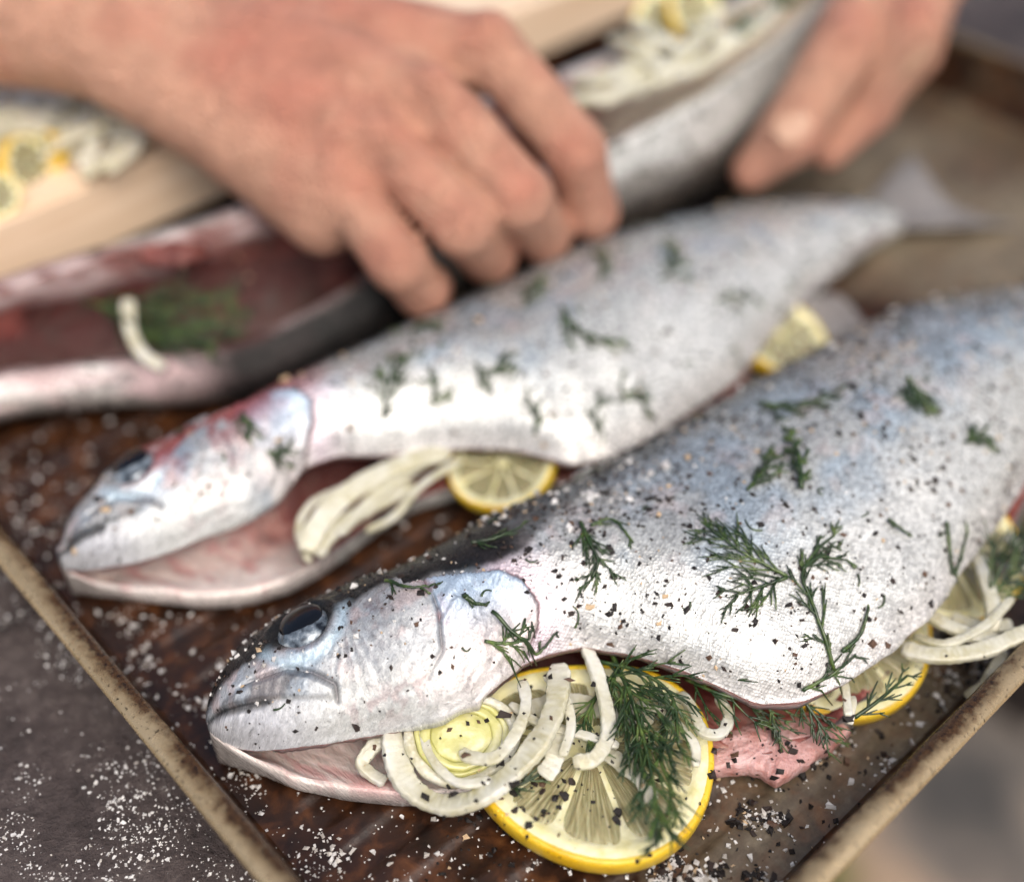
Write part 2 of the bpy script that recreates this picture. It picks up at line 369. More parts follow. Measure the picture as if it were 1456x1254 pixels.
m = Mat('cracked_pepper', Roughness=.6); m.set('Base_Color', m.attr('Col')); m.bump(m.noise(m.pos((100, 100, 100)), 30, 3), .6, .0004); M['pepper'] = m.m
m = Mat('coarse_salt', Roughness=.25, Transmission_Weight=.25, IOR=1.5); p = m.pos((100, 100, 100)); m.set('Base_Color', m.attr('Col')); M['salt'] = m.m

# tray metal: bare worn aluminium under baked-on brown
m = Mat('baked_tray_metal'); p = m.pos((100, 100, 100))
big = m.noise(m.pos((7, 16, 10)), 1.0, 5, .62, dist=.6); grain = m.noise(m.pos((160, 700, 200)), 1.0, 4, .6); fleck = m.noise(p, 2.2, 5, .65)
st = m.attr('stain', 'Fac')
k = m.math('ADD', m.math('ADD', m.math('MULTIPLY', big, .55), m.math('MULTIPLY', fleck, .35)), m.math('SUBTRACT', st, .5))
stain = m.ramp(k, [(.30, 0.0), (.52, .7), (.72, 1.0)])
metal = m.mix(grain, lin(136, 122, 98), lin(190, 178, 152))
brown = m.ramp(m.noise(p, 1.1, 5, .6, dist=.4), [(.3, lin(24, 14, 9)), (.5, lin(48, 27, 15)), (.66, lin(84, 50, 26)), (.8, lin(118, 80, 46))])
m.set('Base_Color', m.mix(stain, metal, brown)); m.set('Metallic', m.math('SUBTRACT', .55, m.math('MULTIPLY', stain, .5)))
m.set('Roughness', m.math('ADD', m.math('MULTIPLY', m.noise(p, 1.7, 4), .3), .22))
m.bump(m.math('ADD', m.math('MULTIPLY', grain, .4), fleck), .35, .0006); M['tray'] = m.m

m = Mat('worn_rim_metal', Roughness=.36); p = m.pos((100, 100, 100))
fleck = m.noise(p, 2.6, 6, .7); scr = m.noise(m.pos((40, 40, 400)), 1.0, 4, .6); pit = m.noise(p, 9, 3, .6)
k = m.math('ADD', m.math('MULTIPLY', fleck, .7), m.math('MULTIPLY', m.attr('stain', 'Fac'), .45))
st = m.ramp(k, [(.44, 0.0), (.58, .45), (.76, 1.0)])
c = m.mix(st, m.mix(scr, lin(160, 136, 98), lin(216, 196, 158)), m.ramp(pit, [(.3, lin(30, 19, 11)), (.6, lin(82, 58, 34)), (.8, lin(136, 106, 68))]))
c = m.mix(m.ramp(pit, [(.60, 0.0), (.68, .85)]), c, lin(44, 31, 22))
m.set('Base_Color', c); m.set('Metallic', m.math('SUBTRACT', .6, m.math('MULTIPLY', st, .4)))
m.set('Roughness', m.math('ADD', m.math('MULTIPLY', fleck, .25), .14)); m.bump(m.math('ADD', pit, fleck), .22, .0006); M['rim'] = m.m

m = Mat('dark_tabletop', Roughness=.55); p = m.pos((100, 100, 100))
a = m.noise(m.pos((22, 22, 22)), 1.0, 5, .6, dist=.5); b = m.noise(p, 2.4, 6, .7)
c = m.ramp(m.math('ADD', m.math('MULTIPLY', a, .6), m.math('MULTIPLY', b, .4)), [(.34, lin(44, 37, 36)), (.5, lin(80, 70, 68)), (.64, lin(112, 102, 98))])
c = m.mix(m.ramp(m.noise(p, .55, 5, .7), [(.66, 0.0), (.74, .5)]), c, lin(96, 58, 44))
m.set('Base_Color', c); m.set('Roughness', m.math('ADD', m.math('MULTIPLY', b, .35), .32)); m.bump(m.math('ADD', b, m.math('MULTIPLY', m.noise(p, 9, 5, .7), .9)), .9, .002); M['table'] = m.m

m = Mat('board_wood', Roughness=.5); g = m.noise(m.pos((3, 60, 60)), 1.0, 5, .6, dist=1.2); g2 = m.noise(m.pos((20, 300, 300)), 1.0, 3)
c = m.ramp(m.math('ADD', m.math('MULTIPLY', g, .7), m.math('MULTIPLY', g2, .3)), [(.3, lin(206, 174, 140)), (.5, lin(232, 208, 180)), (.7, lin(244, 230, 208))])
m.set('Base_Color', c); m.bump(g2, .3, .0008); M['wood'] = m.m

m = Mat('garden_ground', Roughness=.85); p = m.pos((1, 1, 1))
a = m.noise(m.pos((5.5, 5.5, 5.5)), 1.0, 3, .5)
c = m.ramp(a, [(.32, lin(70, 68, 66)), (.43, lin(116, 108, 100)), (.55, lin(168, 144, 120)), (.66, lin(102, 98, 58))])
m.set('Base_Color', m.mix(.5, c, m.mix(1.0, c, m.ramp(m.noise(p, 30, 4), [(.3, .6), (.7, 1.3)]), 'MULTIPLY'))); m.bump(m.noise(p, 40, 4), .6, .02); M['ground'] = m.m

m = Mat('human_skin', Roughness=.42, Subsurface_Weight=.12, Subsurface_Scale=.005, Subsurface_Radius=(1., .35, .2)); p = m.pos((100, 100, 100))
c = m.attr('Col'); m.set('Base_Color', m.mix(.5, c, m.mix(1.0, c, m.ramp(m.noise(p, .9, 6, .65), [(.3, .58), (.5, .95), (.7, 1.2)]), 'MULTIPLY')))
m.bump(m.math('ADD', m.math('MULTIPLY', m.voro(p, 9, 1), .3), m.noise(m.pos((60, 130, 100), rot=.6), 1.0, 6, .65)), .8, .006); M['human'] = m.m
simple('nail', lin(184, 146, 122), .55)
# ---------------------------------------------------------------- ground, table, tray, board
TRAY_O, TRAY_A = np.array([0.23, 7.62, 0.0]), math.radians(42.6)
def tray_xy(a, b): 
    c, s = math.cos(TRAY_A), math.sin(TRAY_A); return np.array([TRAY_O[0] + a * c - b * s, TRAY_O[1] + a * s + b * c])
def to_tray(x, y):
    c, s = math.cos(TRAY_A), math.sin(TRAY_A); x = x - TRAY_O[0]; y = y - TRAY_O[1]; return x * c + y * s, -x * s + y * c

G = 24; g = np.linspace(-1, 1, G); gx, gy = np.meshgrid(g, g, indexing='ij')
gx = np.sign(gx) * np.abs(gx) ** 2 * 6000; gy = np.sign(gy) * np.abs(gy) ** 2 * 6000
gz = -82 + 3 * fbm(gx / 60 + 9, gy / 60, 3) 
o = obj('ground', np.stack([gx, gy, gz], -1), grid_faces(G, G, False), M['ground'], base=(0, 0, -82)); tag(o, kind='structure', label='blurred grey and brown ground far below the table', cat='ground')

# table: its front edge runs under the tray, so the tray's corner hangs over
tb = thing('table', 'dark grey-brown rough tabletop dusted with coarse salt, under the baking tray', 'table', (*tray_xy(0, 10.5), -.25)); tb.rotation_euler = (0, 0, TRAY_A)
nb_, na_ = 60, 110
A = np.linspace(-70, 90, na_); Bq = np.linspace(-.6, 95, nb_)
ga, gb = np.meshgrid(A, Bq, indexing='ij'); gz = .05 * (fbm(ga / 3, gb / 3, 5) - .5)
edge = .5 * np.clip(1 - (gb + .6) / .5, 0, 1); gz = gz - .3 * edge - .05
top = np.stack([ga, gb, gz], -1)
Vt = top.reshape(-1, 3); Ft = grid_faces(na_, nb_, False).tolist(); n0 = len(Vt)
lowr = [(a, -.7, -4.2) for a in A]; Vt = np.vstack([Vt, lowr, [(A[0], 95, -4.2), (A[-1], 95, -4.2)]])
for i in range(na_ - 1): Ft.append([i * nb_, (i + 1) * nb_, n0 + i + 1, n0 + i])
Ft.append([n0 + i for i in range(na_)] + [n0 + na_ + 1, n0 + na_])
obj('table_top', Vt + BASE['table'], Ft, M['table'], tb)
for (a, b) in ((-64, 4), (84, 4), (-64, 88), (84, 88)):
    V, F = sweep(np.array([(a, b, -4.1), (a, b, -30), (a, b, -81.5)], float), rrect(3, 3, .4), up=(0, 1, 0)); obj('leg', V + BASE['table'], F, M['table'], tb)

# baking tray
ty = thing('baking_tray', 'old stained metal baking tray with rolled rim holding the stuffed trout', 'baking tray', tuple(TRAY_O)); ty.rotation_euler = (0, 0, TRAY_A)
LA, LB = 46.0, 33.0
def rib(b): 
    q = (b % 1.7) / 1.7; return .11 * (sstep(.05, .22, q) - sstep(.5, .67, q))
def tray_floor(a, b):
    e = np.minimum(np.minimum(a - .9, LA - .9 - a), np.minimum(b - .9, LB - .9 - b))
    f = sstep(.7, 1.5, e)
    return rib(b) * f * (1 - .75 * sstep(18, 28, a)) + .02 * (fbm(a / 2.5, b / 2.5, 8) - .5)
na_, nb_ = 150, 330
ga, gb = np.meshgrid(np.linspace(.9, LA - .9, na_), np.linspace(.9, LB - .9, nb_), indexing='ij')
gz = tray_floor(ga, gb)
R0 = 1.2
for sa in (0, 1):
    for sb in (0, 1):
        ca = .9 + R0 if not sa else LA - .9 - R0; cb = .9 + R0 if not sb else LB - .9 - R0
        da = ga - ca; db = gb - cb; inc = ((da > 0) == bool(sa)) & ((db > 0) == bool(sb)); r = np.hypot(da, db)
        k = np.where(inc & (r > R0), R0 / np.maximum(r, 1e-6), 1); ga = np.where(inc, ca + da * k, ga); gb = np.where(inc, cb + db * k, gb)
def stain_of(a, b):   # how much baked-on brown: heavy round the fish, bare towards the long front side and the far end
    s = .98 - .34 * sstep(6.5, 2.0, b) * sstep(1, 8, a) - .5 * sstep(25, 35, a) * sstep(2, 8, b) * sstep(33, 20, b) + .15 * sstep(38, 44, a)
    return s + .25 * (fbm(a / 3.1, b / 2.2, 21) - .5)
V = np.stack([ga, gb, gz], -1)
obj('tray_floor', V + BASE['baking_tray'], grid_faces(na_, nb_, False), M['tray'], ty, attrs={'stain': stain_of(ga, gb)})
def rr_loop(inset, r, n=10, seg=90):
    """Rounded rectangle, inset from the rim line."""
    pts = []
    cs = [(LA - inset - r, inset + r, -90), (LA - inset - r, LB - inset - r, 0), (inset + r, LB - inset - r, 90), (inset + r, inset + r, 180)]
    for k, (x, y, t0) in enumerate(cs):
        for q in range(n + 1):
            t = math.radians(t0 + 90 * q / n); pts.append((x + r * math.cos(t), y + r * math.sin(t)))
        x2, y2, t2 = cs[(k + 1) % 4]; e0 = np.array(pts[-1]); t = math.radians(t2); e1 = np.array((x2 + r * math.cos(t), y2 + r * math.sin(t)))
        for q in range(1, seg): pts.append(tuple(e0 + (e1 - e0) * q / seg))
    return np.array(pts)
prof = [(.98, 1.3, -.03), (.93, 1.3, .02), (.84, 1.35, .12), (.74, 1.45, .35), (.6, 1.6, .8), (.45, 1.75, 1.4), (.3, 1.9, 1.95), (.22, 2.0, 2.2), (.16, 2.0, 2.2), (.25, 1.9, 1.9), (.42, 1.75, 1.35), (.58, 1.6, .75), (.72, 1.45, .28), (.83, 1.35, -.1), (.95, 1.3, -.2), (2.5, 1.3, -.2)]
W = np.array([np.column_stack([rr_loop(i, r), np.full(len(rr_loop(i, r)), z)]) for i, r, z in prof])
W[..., 2] += .012 * (fbm(W[..., 0] / 1.5, W[..., 1] / 1.5 + W[..., 2] * 3, 4) - .5)
obj('tray_wall', W + BASE['baking_tray'], grid_faces(len(prof), W.shape[1]), M['tray'], ty, attrs={'stain': np.clip(stain_of(W[..., 0], W[..., 1]) * .4 + .5, 0, 1.2)})
L = rr_loop(0, 2.2, seg=160); n = len(L); T = np.roll(L, -1, 0) - np.roll(L, 1, 0); T /= np.linalg.norm(T, axis=1, keepdims=True); Nn = np.stack([T[:, 1], -T[:, 0]], 1)
t = np.linspace(0, 2 * np.pi, 20, endpoint=False); rad = .35 + .04 * (fbm(L[:, 0] / 3, L[:, 1] / 3, 6) - .5)
Wr = np.zeros((n, 20, 3)); Wr[..., :2] = L[:, None] + Nn[:, None] * (rad[:, None] * np.cos(t))[..., None]; Wr[..., 2] = 2.2 + rad[:, None] * np.sin(t) * .58 + .05 * (fbm(L[:, 0] / 5, L[:, 1] / 5, 12)[:, None] - .5)
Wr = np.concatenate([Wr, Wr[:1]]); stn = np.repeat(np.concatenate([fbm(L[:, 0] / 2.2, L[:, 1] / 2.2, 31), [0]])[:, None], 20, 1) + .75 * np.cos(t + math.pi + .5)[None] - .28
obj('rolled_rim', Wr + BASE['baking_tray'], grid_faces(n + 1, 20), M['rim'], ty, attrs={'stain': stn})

# chopping board propped on the far rim
bo = np.array([*tray_xy(16, 31.6), 2.62]); bd = thing('chopping_board', 'thick pale wooden chopping board behind the tray, scattered with chopped onion and lemon', 'chopping board', tuple(bo))
bd.rotation_euler = (math.radians(-3.6), 0, TRAY_A)
P = rrect(29, 2.6 / 2, .25, 3)
prof = np.array([(y, z) for y, z in [(0.15, 0), (0, .15), (0, 2.45), (.15, 2.6), (33.85, 2.6), (34, 2.45), (34, .15), (33.85, 0)]])
xs = np.array([-34, -33.85, -25, -15, -5, 5, 15, 25, 33.85, 34.]); V = []
for i, x in enumerate(xs):
    q = prof.copy()
    if i in (0, len(xs) - 1): q = np.clip(q, [.15, .15], [33.85, 2.45])
    V.append(np.column_stack([np.full(len(q), x), q]))
V = np.array(V); F = grid_faces(len(xs), 8).tolist() + [list(range(8))[::-1], [(len(xs) - 1) * 8 + j for j in range(8)]]
obj('board_slab', V + bo, F, M['wood'], bd, smooth=False)
Rb = Matrix.Rotation(TRAY_A, 4, 'Z') @ Matrix.Rotation(math.radians(-3.6), 4, 'X')
def on_board(x, y, z=2.6): return bo + np.array(Rb @ Vector((x, y, z)))
# ---------------------------------------------------------------- trout
DARK = np.array(lin(13, 14, 15)); LAV = np.array(lin(184, 188, 187)); BLUE = np.array(lin(164, 178, 188)); PINK = np.array(lin(204, 186, 184)); WHITE = np.array(lin(212, 214, 210))
SILV = np.array(lin(166, 171, 175)); GREY = np.array(lin(92, 94, 98)); RED = np.array(lin(150, 62, 60)); CREAM = np.array(lin(212, 205, 201))
HEAD_A = dict(
    eye=(2.95, .50), eye_r=.70, slit=[(.06, -.06), (.5, -.3), (.95, -.5), (1.5, -.74)],
    maxilla=[(.75, -.05), (1.3, -.12), (2.15, -.38), (2.65, -.8), (3.05, -1.3), (2.95, -1.6)],
    preop=[(6.0, -.4), (6.02, -.8), (5.95, -1.3), (5.65, -2.0), (5.1, -2.3), (4.1, -2.2), (3.3, -1.95)],
    oper=[(5.6, -.2), (6.3, -.42), (7.04, -.63), (7.9, -.85), (8.31, -1.27), (8.45, -1.9), (8.19, -2.32), (7.27, -2.85), (6.0, -3.12), (4.6, -2.95)],
    dark=[(-.2, .1), (.3, .15), (1.0, .42), (1.9, .22), (3.2, -.3), (3.8, .1), (5.2, .05), (6.2, -.25), (7.2, -.55), (8.6, -.7), (10, 0), (13, .9), (18, 2.0), (40, 4)])
def shift(h, dx, dy, k):
    f = lambda p: (p[0] * k + dx, p[1] * k + dy)
    return {a: ([f(p) for p in v] if isinstance(v, list) else (f(v) if isinstance(v, tuple) else v * k)) for a, v in h.items()}
HEAD_B = dict(
    eye=(2.75, .75), eye_r=.66, slit=[(.06, -.05), (.6, -.2), (1.4, -.4)],
    maxilla=[(.8, .1), (1.3, .1), (2.1, 0), (2.6, -.35), (3.0, -.8)],
    preop=[(5.4, .1), (5.45, -.4), (5.2, -.9), (4.5, -1.2), (3.6, -1.2)],
    oper=[(5.4, .9), (6.3, .85), (7.2, .8), (7.9, .5), (8.2, .05), (7.9, -.5), (7.0, -1.2), (6.0, -1.65), (4.6, -1.9)],
    dark=[(-.2, .2), (.3, .3), (1.0, .75), (1.9, .9), (2.9, 1.35), (3.8, 1.2), (5.2, 1.25), (6.2, 1.3), (7.2, 1.3), (10, 1.4), (13, 2.1), (18, 2.6), (40, 4)])
def in_poly(X, Y, pts):
    ins = np.zeros(np.shape(X), bool); p = list(pts)
    for (x0, y0), (x1, y1) in zip(p, p[1:] + p[:1]):
        c = ((y0 > Y) != (y1 > Y)) & (X < (x1 - x0) * (Y - y0) / ((y1 - y0) + 1e-12) + x0); ins ^= c
    return ins
def trout(T, hd, org, ang, nx, nout, nin, name, label, seed, spots=1.0, redness=0.0):
    T = np.array(T); L = T[-1, 0]
    q = np.linspace(0, 1, nx); Xs = L * (0.62 * q + .38 * q ** 2.6) if nx > 300 else L * q
    Xs[1:4] = [.02, .05, .09] if nx > 300 else Xs[1:4]
    X, Y, Z, S = fish_loft(T, Xs, nout, nin, org, ang, sm=5)
    W = to_world(X, Y, Z, org, ang); Nn = grid_normals(W)
    j = np.arange(nout + nin)[None, :] + 0 * X.astype(int)
    # which side: the upper flank runs from the cut edge (0) to the ridge
    ridge = np.argmax(Y[:, :nout], axis=1)[:, None]
    upper = (j <= ridge); outer = j < nout
    Yd = S[0][:, None]; Yb = S[2][:, None]
    v = np.clip((Yd - Y) / (Yd - Yb + 1e-6), 0, 1)
    arc = np.concatenate([np.zeros((len(Xs), 1)), np.cumsum(np.linalg.norm(np.diff(W, axis=1), axis=2), axis=1)], 1)
    arc = arc - np.take_along_axis(arc, ridge, 1); ax, ay = X, arc
    # relief
    up = upper * sstep(0, .05, X)
    do, so, ao = poly_dist(X, Y, hd['oper']); poly = hd['oper'] + [(-2, -6), (-2, 4), (4.5, 4)]
    ins = in_poly(X, Y, poly)
    h = np.where(ins, .30 * sstep(-.02, .10, do) * np.exp(-do / 1.6), -.05 * np.exp(-do / .5)) * sstep(3.2, 5.2, X)
    dp, sp_, ap = poly_dist(X, Y, hd['preop']); dpn = dp + .05 * (fbm(ax * 4, ay * 4, seed + 20, 3) - .5); h += -.085 * np.exp(-(dpn / .035) ** 2) * ins * sstep(.95, .3, ap)
    # bones of the cheek fan out behind the eye; the gill cover is finely streaked
    fa = np.arctan2(Y - (hd['eye'][1] - .55), X - (hd['eye'][0] + .9)); fr = np.hypot(Y - (hd['eye'][1] - .55), X - (hd['eye'][0] + .9))
    rays = np.sin(fa * 25 + 5 * fbm(fa * 2.0, fr * .8, seed + 21, 3)) * sstep(.25, .7, fr) * sstep(2.3, 1.2, fr) * ins
    sup = in_poly(X, Y, hd['preop'] + [(3.0, hd['eye'][1] - 1.2), (hd['eye'][0] + 1, hd['eye'][1])]); rays = rays * np.where(sup, 1, .25)
    streak = (fbm(ax * 1.4 + ay * 1.1, ay * 7 - ax * 3, seed + 22, 4) - .5) * ins * sstep(5.4, 6.2, X)
    h += .006 * rays + .10 * streak
    dm, sm_, am = poly_dist(X, Y, hd['maxilla']); h += (-.10 * np.exp(-(dm / .05) ** 2) * sstep(0, .25, am))
    dlo = poly_dist(X, Y, hd['maxilla'] + hd['slit'][::-1] + hd['maxilla'][:1])[0]; low = in_poly(X, Y, hd['maxilla'] + hd['slit'][::-1]); h += np.where(low, .07 * sstep(0, .15, dlo), 0)
    ds, ss_, as_ = poly_dist(X, Y, hd['slit']); h += -.15 * np.exp(-(ds / .075) ** 2) * sstep(1.02, .8, as_) * sstep(0, .12, as_)
    ex, ey = hd['eye']; er = hd['eye_r']; de = np.hypot((X - ex) / 1.1, (Y - ey))
    h += -.24 * sstep(er * 1.0, er * .55, de) + .07 * np.exp(-((de - er * 1.18) / .12) ** 2)
    # fine folds on the cheek and head
    h += np.where(ins, .035 * (fbm(ax * 2.2, ay * 5, seed + 3) - .5) + .02 * (fbm(ax * 7, ay * 7, seed + 4, 3) - .5), .03 * (fbm(ax * 1.3, ay * 1.3, seed + 5, 3) - .5))
    # flank swells unevenly over the stuffing
    body = sstep(8.5, 11, X)
    h += body * .22 * (fbm(ax * .38, ay * .45, seed + 6, 3) - .5)
    edge_w = np.exp(-((1 - v) * (Yd - Yb) / .5) ** 2) * body
    h += edge_w * .16 * (fbm(ax * 1.3, ay * 0 + 3, seed + 7, 3) - .5)
    h = h * up + (~upper) * .06 * (fbm(ax * .9, ay * .9, seed + 8, 3) - .5)
    h = np.where(outer, h, .22 * (fbm(ax * .8, ay * 1.0, seed + 9, 4) - .5) * sstep(.3, 1.2, X))
    W2 = W - Nn * h[..., None] * (1 if (Nn[len(Xs) // 2, nout // 3, 2] < 0) else -1)
    W2[..., 2] = np.maximum(W2[..., 2], .16)
    # colour
    n1 = fbm(ax * .55, ay * .55, seed, 4); n2 = fbm(ax * 1.7 + 5, ay * 1.7, seed + 1, 4); n3 = fbm(ax * 5, ay * 5, seed + 2, 3)
    c = mixc(LAV, BLUE, sstep(.42, .66, n1)); c = mixc(c, PINK, .4 * sstep(.52, .72, n2) * sstep(1.0, .5, v) * sstep(.2, .4, v))
    c = mixc(c, GREY, sstep(.24, .03, v + .10 * (n3 - .5)) * .85)
    c = mixc(c, WHITE, sstep(.52, .82, v + .18 * (n2 - .5)))
    c = mixc(c, CREAM, .5 * sstep(.9, 1.0, v)); c = mixc(c, DARK, .75 * sstep(.22, .04, v + .22 * (n3 - .5)) * sstep(26, 16, X)); c = mixc(c, GREY, .35 * np.exp(-((v - .44 - .02 * (n2 - .5)) / .008) ** 2))
    c = mixc(c, GREY, .55 * sstep(.56, .70, n3) * sstep(.6, .25, v))
    # head colours
    hc = mixc(SILV, np.array(lin(148, 164, 180)), sstep(.4, .62, n1)); hc = mixc(hc, PINK, .6 * sstep(.48, .66, n2))
    opx = sstep(-.15, .15, X - np.interp(Y, [-2.4, -2, -1.3, -.4], [4.6, 5.65, 5.95, 6.0]))
    oc = mixc(np.array(lin(166, 186, 206)), CREAM, sstep(-1.0, -2.4, Y - (hd['oper'][4][1] + 1.27) * .9)); oc = mixc(oc, PINK, .45 * sstep(.5, .7, n2)); hc = hc * (1 - opx[..., None]) + oc * opx[..., None]
    hc = mixc(hc, WHITE * .95, sstep(.66, .86, v + .1 * (n2 - .5)) * sstep(7, 4.5, X))
    hc = mixc(hc, np.array(lin(204, 206, 210)), sstep(.1, -.15, ss_ * ds * 1.0 + 0 * X) * sstep(3, 1.0, X) * sstep(.48, .62, v))
    hc = mixc(hc, GREY * .9, .75 * np.where(low, sstep(.3, .55, n2) * sstep(0, .14, dlo), 0))
    hc = mixc(hc, np.array(lin(64, 56, 64)), .85 * np.exp(-(dpn / .03) ** 2) * sstep(.8, .2, ap)); hc = mixc(hc, np.array(lin(160, 110, 112)), .35 * np.exp(-(dp / .3) ** 2) * sstep(.4, .6, n3)); hc = mixc(hc, np.array(lin(92, 84, 92)), .28 * sstep(.6, .98, rays)); hc = mixc(hc, np.array(lin(120, 88, 84)), .45 * sstep(.54, .66, n3) * np.exp(-((X - hd['eye'][0] - 1.3) / .9) ** 2 - ((Y - hd['eye'][1] + .9) / .6) ** 2)); hc = mixc(hc, np.array(lin(66, 60, 68)), .8 * np.exp(-(dm / .05) ** 2) * sstep(0, .3, am))
    hc = mixc(hc, DARK * .6, .95 * np.exp(-(ds / .07) ** 2))
    hmask = np.where(ins, 1.0, 0.0) * sstep(9.0, 8.6, X); c = c * (1 - hmask[..., None]) + hc * hmask[..., None]
    # collar behind the gill cover
    cm = np.where(ins, 0, 1) * np.exp(-(do / .75) ** 2) * sstep(7.2, 7.9, X) * sstep(.15, .35, v)
    c = mixc(c, np.array(lin(214, 196, 208)), .8 * cm); c = mixc(c, np.array(lin(110, 62, 54)), .85 * np.exp(-(do / .07) ** 2) * np.where(ins, .6, 1) * sstep(6, 7.5, X))
    # black crown and snout
    dd, sd, ad = poly_dist(X, Y, hd['dark']); dk = sstep(-.10, .22, sd * dd + .35 * (n2 - .5)) * sstep(15, 9.5, X)
    c = mixc(c, DARK, dk * (.95 - .25 * sstep(8.4, 9.2, X))); hs = np.exp(-((X - 1.9) / 1.3) ** 2 - ((Y - hd['eye'][1] + 1.0) / .35) ** 2); c = mixc(c, GREY, .55 * hs * sstep(.35, .6, n3))
    under = np.exp(-((de - er * 1.45) / .16) ** 2) * sstep(.1, -.25, Y - ey); c = mixc(c, np.array(lin(184, 208, 222)), .8 * under)
    if redness: c = mixc(c, RED, redness * sstep(.47, .62, fbm(ax * 1.1 + 7, ay * 1.4, seed + 11, 4)) * sstep(2.2, 3.5, X) * sstep(10, 7, X) * sstep(.75, .4, v))
    # the lower, hidden flank and the flesh inside
    c = np.where((outer & ~upper)[..., None], mixc(GREY, WHITE, sstep(.35, .9, (Yd - Y) / (Yd - S[5][:, None] + 1e-6))), c)
    fl = mixc(np.array(lin(222, 210, 203)), np.array(lin(200, 164, 160)), sstep(.5, .68, n2)); fl = mixc(fl, np.array(lin(58, 28, 26)), sstep(4.6, 7.5, X + 1.2 * (n1 - .5))); fl = mixc(fl, np.array(lin(226, 212, 210)), sstep(.8, .9, np.clip(j - nout, 0, nin) / nin)); c = np.where(outer[..., None], c, fl)  # flesh past the jaw goes dark maroon, painting in the cavity's shade
    jl = (outer & ~upper) & (X < 7); c = np.where(jl[..., None], mixc(c, CREAM, sstep(.5, .8, n1 * 0 + 1) * .9), c)
    lip = np.where(outer, 0, 1) * np.exp(-((j - nout) / 5.0) ** 2); 
    scl = np.where(outer, 1, 0) * (1 - hmask) * (1 - dk * (1 - .6 * sstep(8.4, 9.2, X))) * sstep(.0, .06, v) * np.where(upper, 1, .6)
    spk = np.where(upper & outer, 1, 0) * spots * (sstep(.75, .1, v) * (1 - hmask) * (.6 + .4 * sstep(.4, .15, v)) * (.35 + .65 * sstep(20, 12, X)))
    inj = np.clip(j - nout, 0, nin) / nin; pale = np.where(outer, 0, np.maximum(sstep(.28, .10, inj) * sstep(8.5, 6, X), sstep(.82, .93, inj)))
    pale = np.maximum(pale, np.where(outer, 0, np.maximum(.8 * sstep(.45, .3, inj) * sstep(6.8, 3.8, X), .85 * sstep(.14, .24, inj) * sstep(.9, .8, inj) * sstep(5, 8, X))))
    base = (org[0], org[1], 0.16)
    root = thing(name, label, 'fish', base)
    F = grid_faces(len(Xs), nout + nin); fj = (np.arange(len(F)) % (nout + nin)); mi = (fj >= nout).astype(int)
    # close the two ends
    c0 = W2[0].mean(0); c1 = W2[-1].mean(0); V = np.vstack([W2.reshape(-1, 3), c0, c1]); k = nout + nin
    e0 = np.array([[len(V) - 2, (i + 1) % k, i, i] for i in range(k)]); e1 = np.array([[len(V) - 1, (len(Xs) - 1) * k + i, (len(Xs) - 1) * k + (i + 1) % k, (len(Xs) - 1) * k + (i + 1) % k] for i in range(k)])
    ex2 = lambda a: np.concatenate([np.asarray(a).reshape(-1, *np.asarray(a).shape[2:]), np.asarray(a)[0, :1], np.asarray(a)[-1, :1]])
    Fq = F.tolist() + [f[:3] for f in e0.tolist()] + [f[:3] for f in e1.tolist()]
    o = bpy.data.objects.new('body', mesh('body', (V - BASE[root.name]) * CM, Fq, [M['skin'], M['flesh']], col=ex2(c), flat=ex2(np.stack([ax, ay], -1)), attrs={'scl': ex2(scl), 'spk': ex2(spk), 'pale': ex2(pale), 'gl': ex2(1 - .85 * dk * np.where(upper & outer, 1, 0))}, mi=np.concatenate([mi, np.zeros(2 * k, int)])))
    link(o, root)
    # eye: iris ball and a domed black pupil
    i0 = np.unravel_index(np.argmin(np.where(upper & outer, np.hypot(X - ex, Y - ey), 9)), X.shape)
    nrm = Nn[i0] * (1 if Nn[i0][2] > 0 else -1); nrm = nrm / np.linalg.norm(nrm); pc = W[i0] - nrm * .17
    a_ = math.radians(ang); tx = np.array([math.cos(a_), math.sin(a_), 0]); tx = tx - nrm * (tx @ nrm); tx /= np.linalg.norm(tx); tyv = np.cross(nrm, tx)
    def dome(r, hgt, off, lift, n=28, mrings=10, sx=1.1):
        th = np.linspace(0, 2 * np.pi, n, endpoint=False); ph = np.linspace(.04, 1.0, mrings) * math.pi * .62
        V = [pc + nrm * (hgt + lift) + tx * off[0] + tyv * off[1]]
        for p_ in ph: V += [pc + tx * (off[0] + r * sx * math.sin(p_) * math.cos(t)) + tyv * (off[1] + r * math.sin(p_) * math.sin(t)) + nrm * (hgt * math.cos(p_) + lift) for t in th]
        F = [[0, 1 + k, 1 + (k + 1) % n] for k in range(n)]
        for r_ in range(mrings - 1): F += [[1 + r_ * n + k, 1 + (r_ + 1) * n + k, 1 + (r_ + 1) * n + (k + 1) % n, 1 + r_ * n + (k + 1) % n] for k in range(n)]
        return np.array(V), F
    V, F = dome(er * .94, .32, (0, 0), .02); e = obj('eye', V, F, M['eye_iris'], root)
    V, F = dome(er * .78, .16, (.05, .15), .21); obj('pupil', V, F, M['eye_black'], e)
    # tail fin: a notched fan of rays
    Lr, zt = L, .75; nf, nr = 26, 34; P = np.zeros((nf, nr, 2, 3))
    yc = (T[-1, 1] + T[-1, 3]) / 2; yh = (T[-1, 1] - T[-1, 3]) / 2
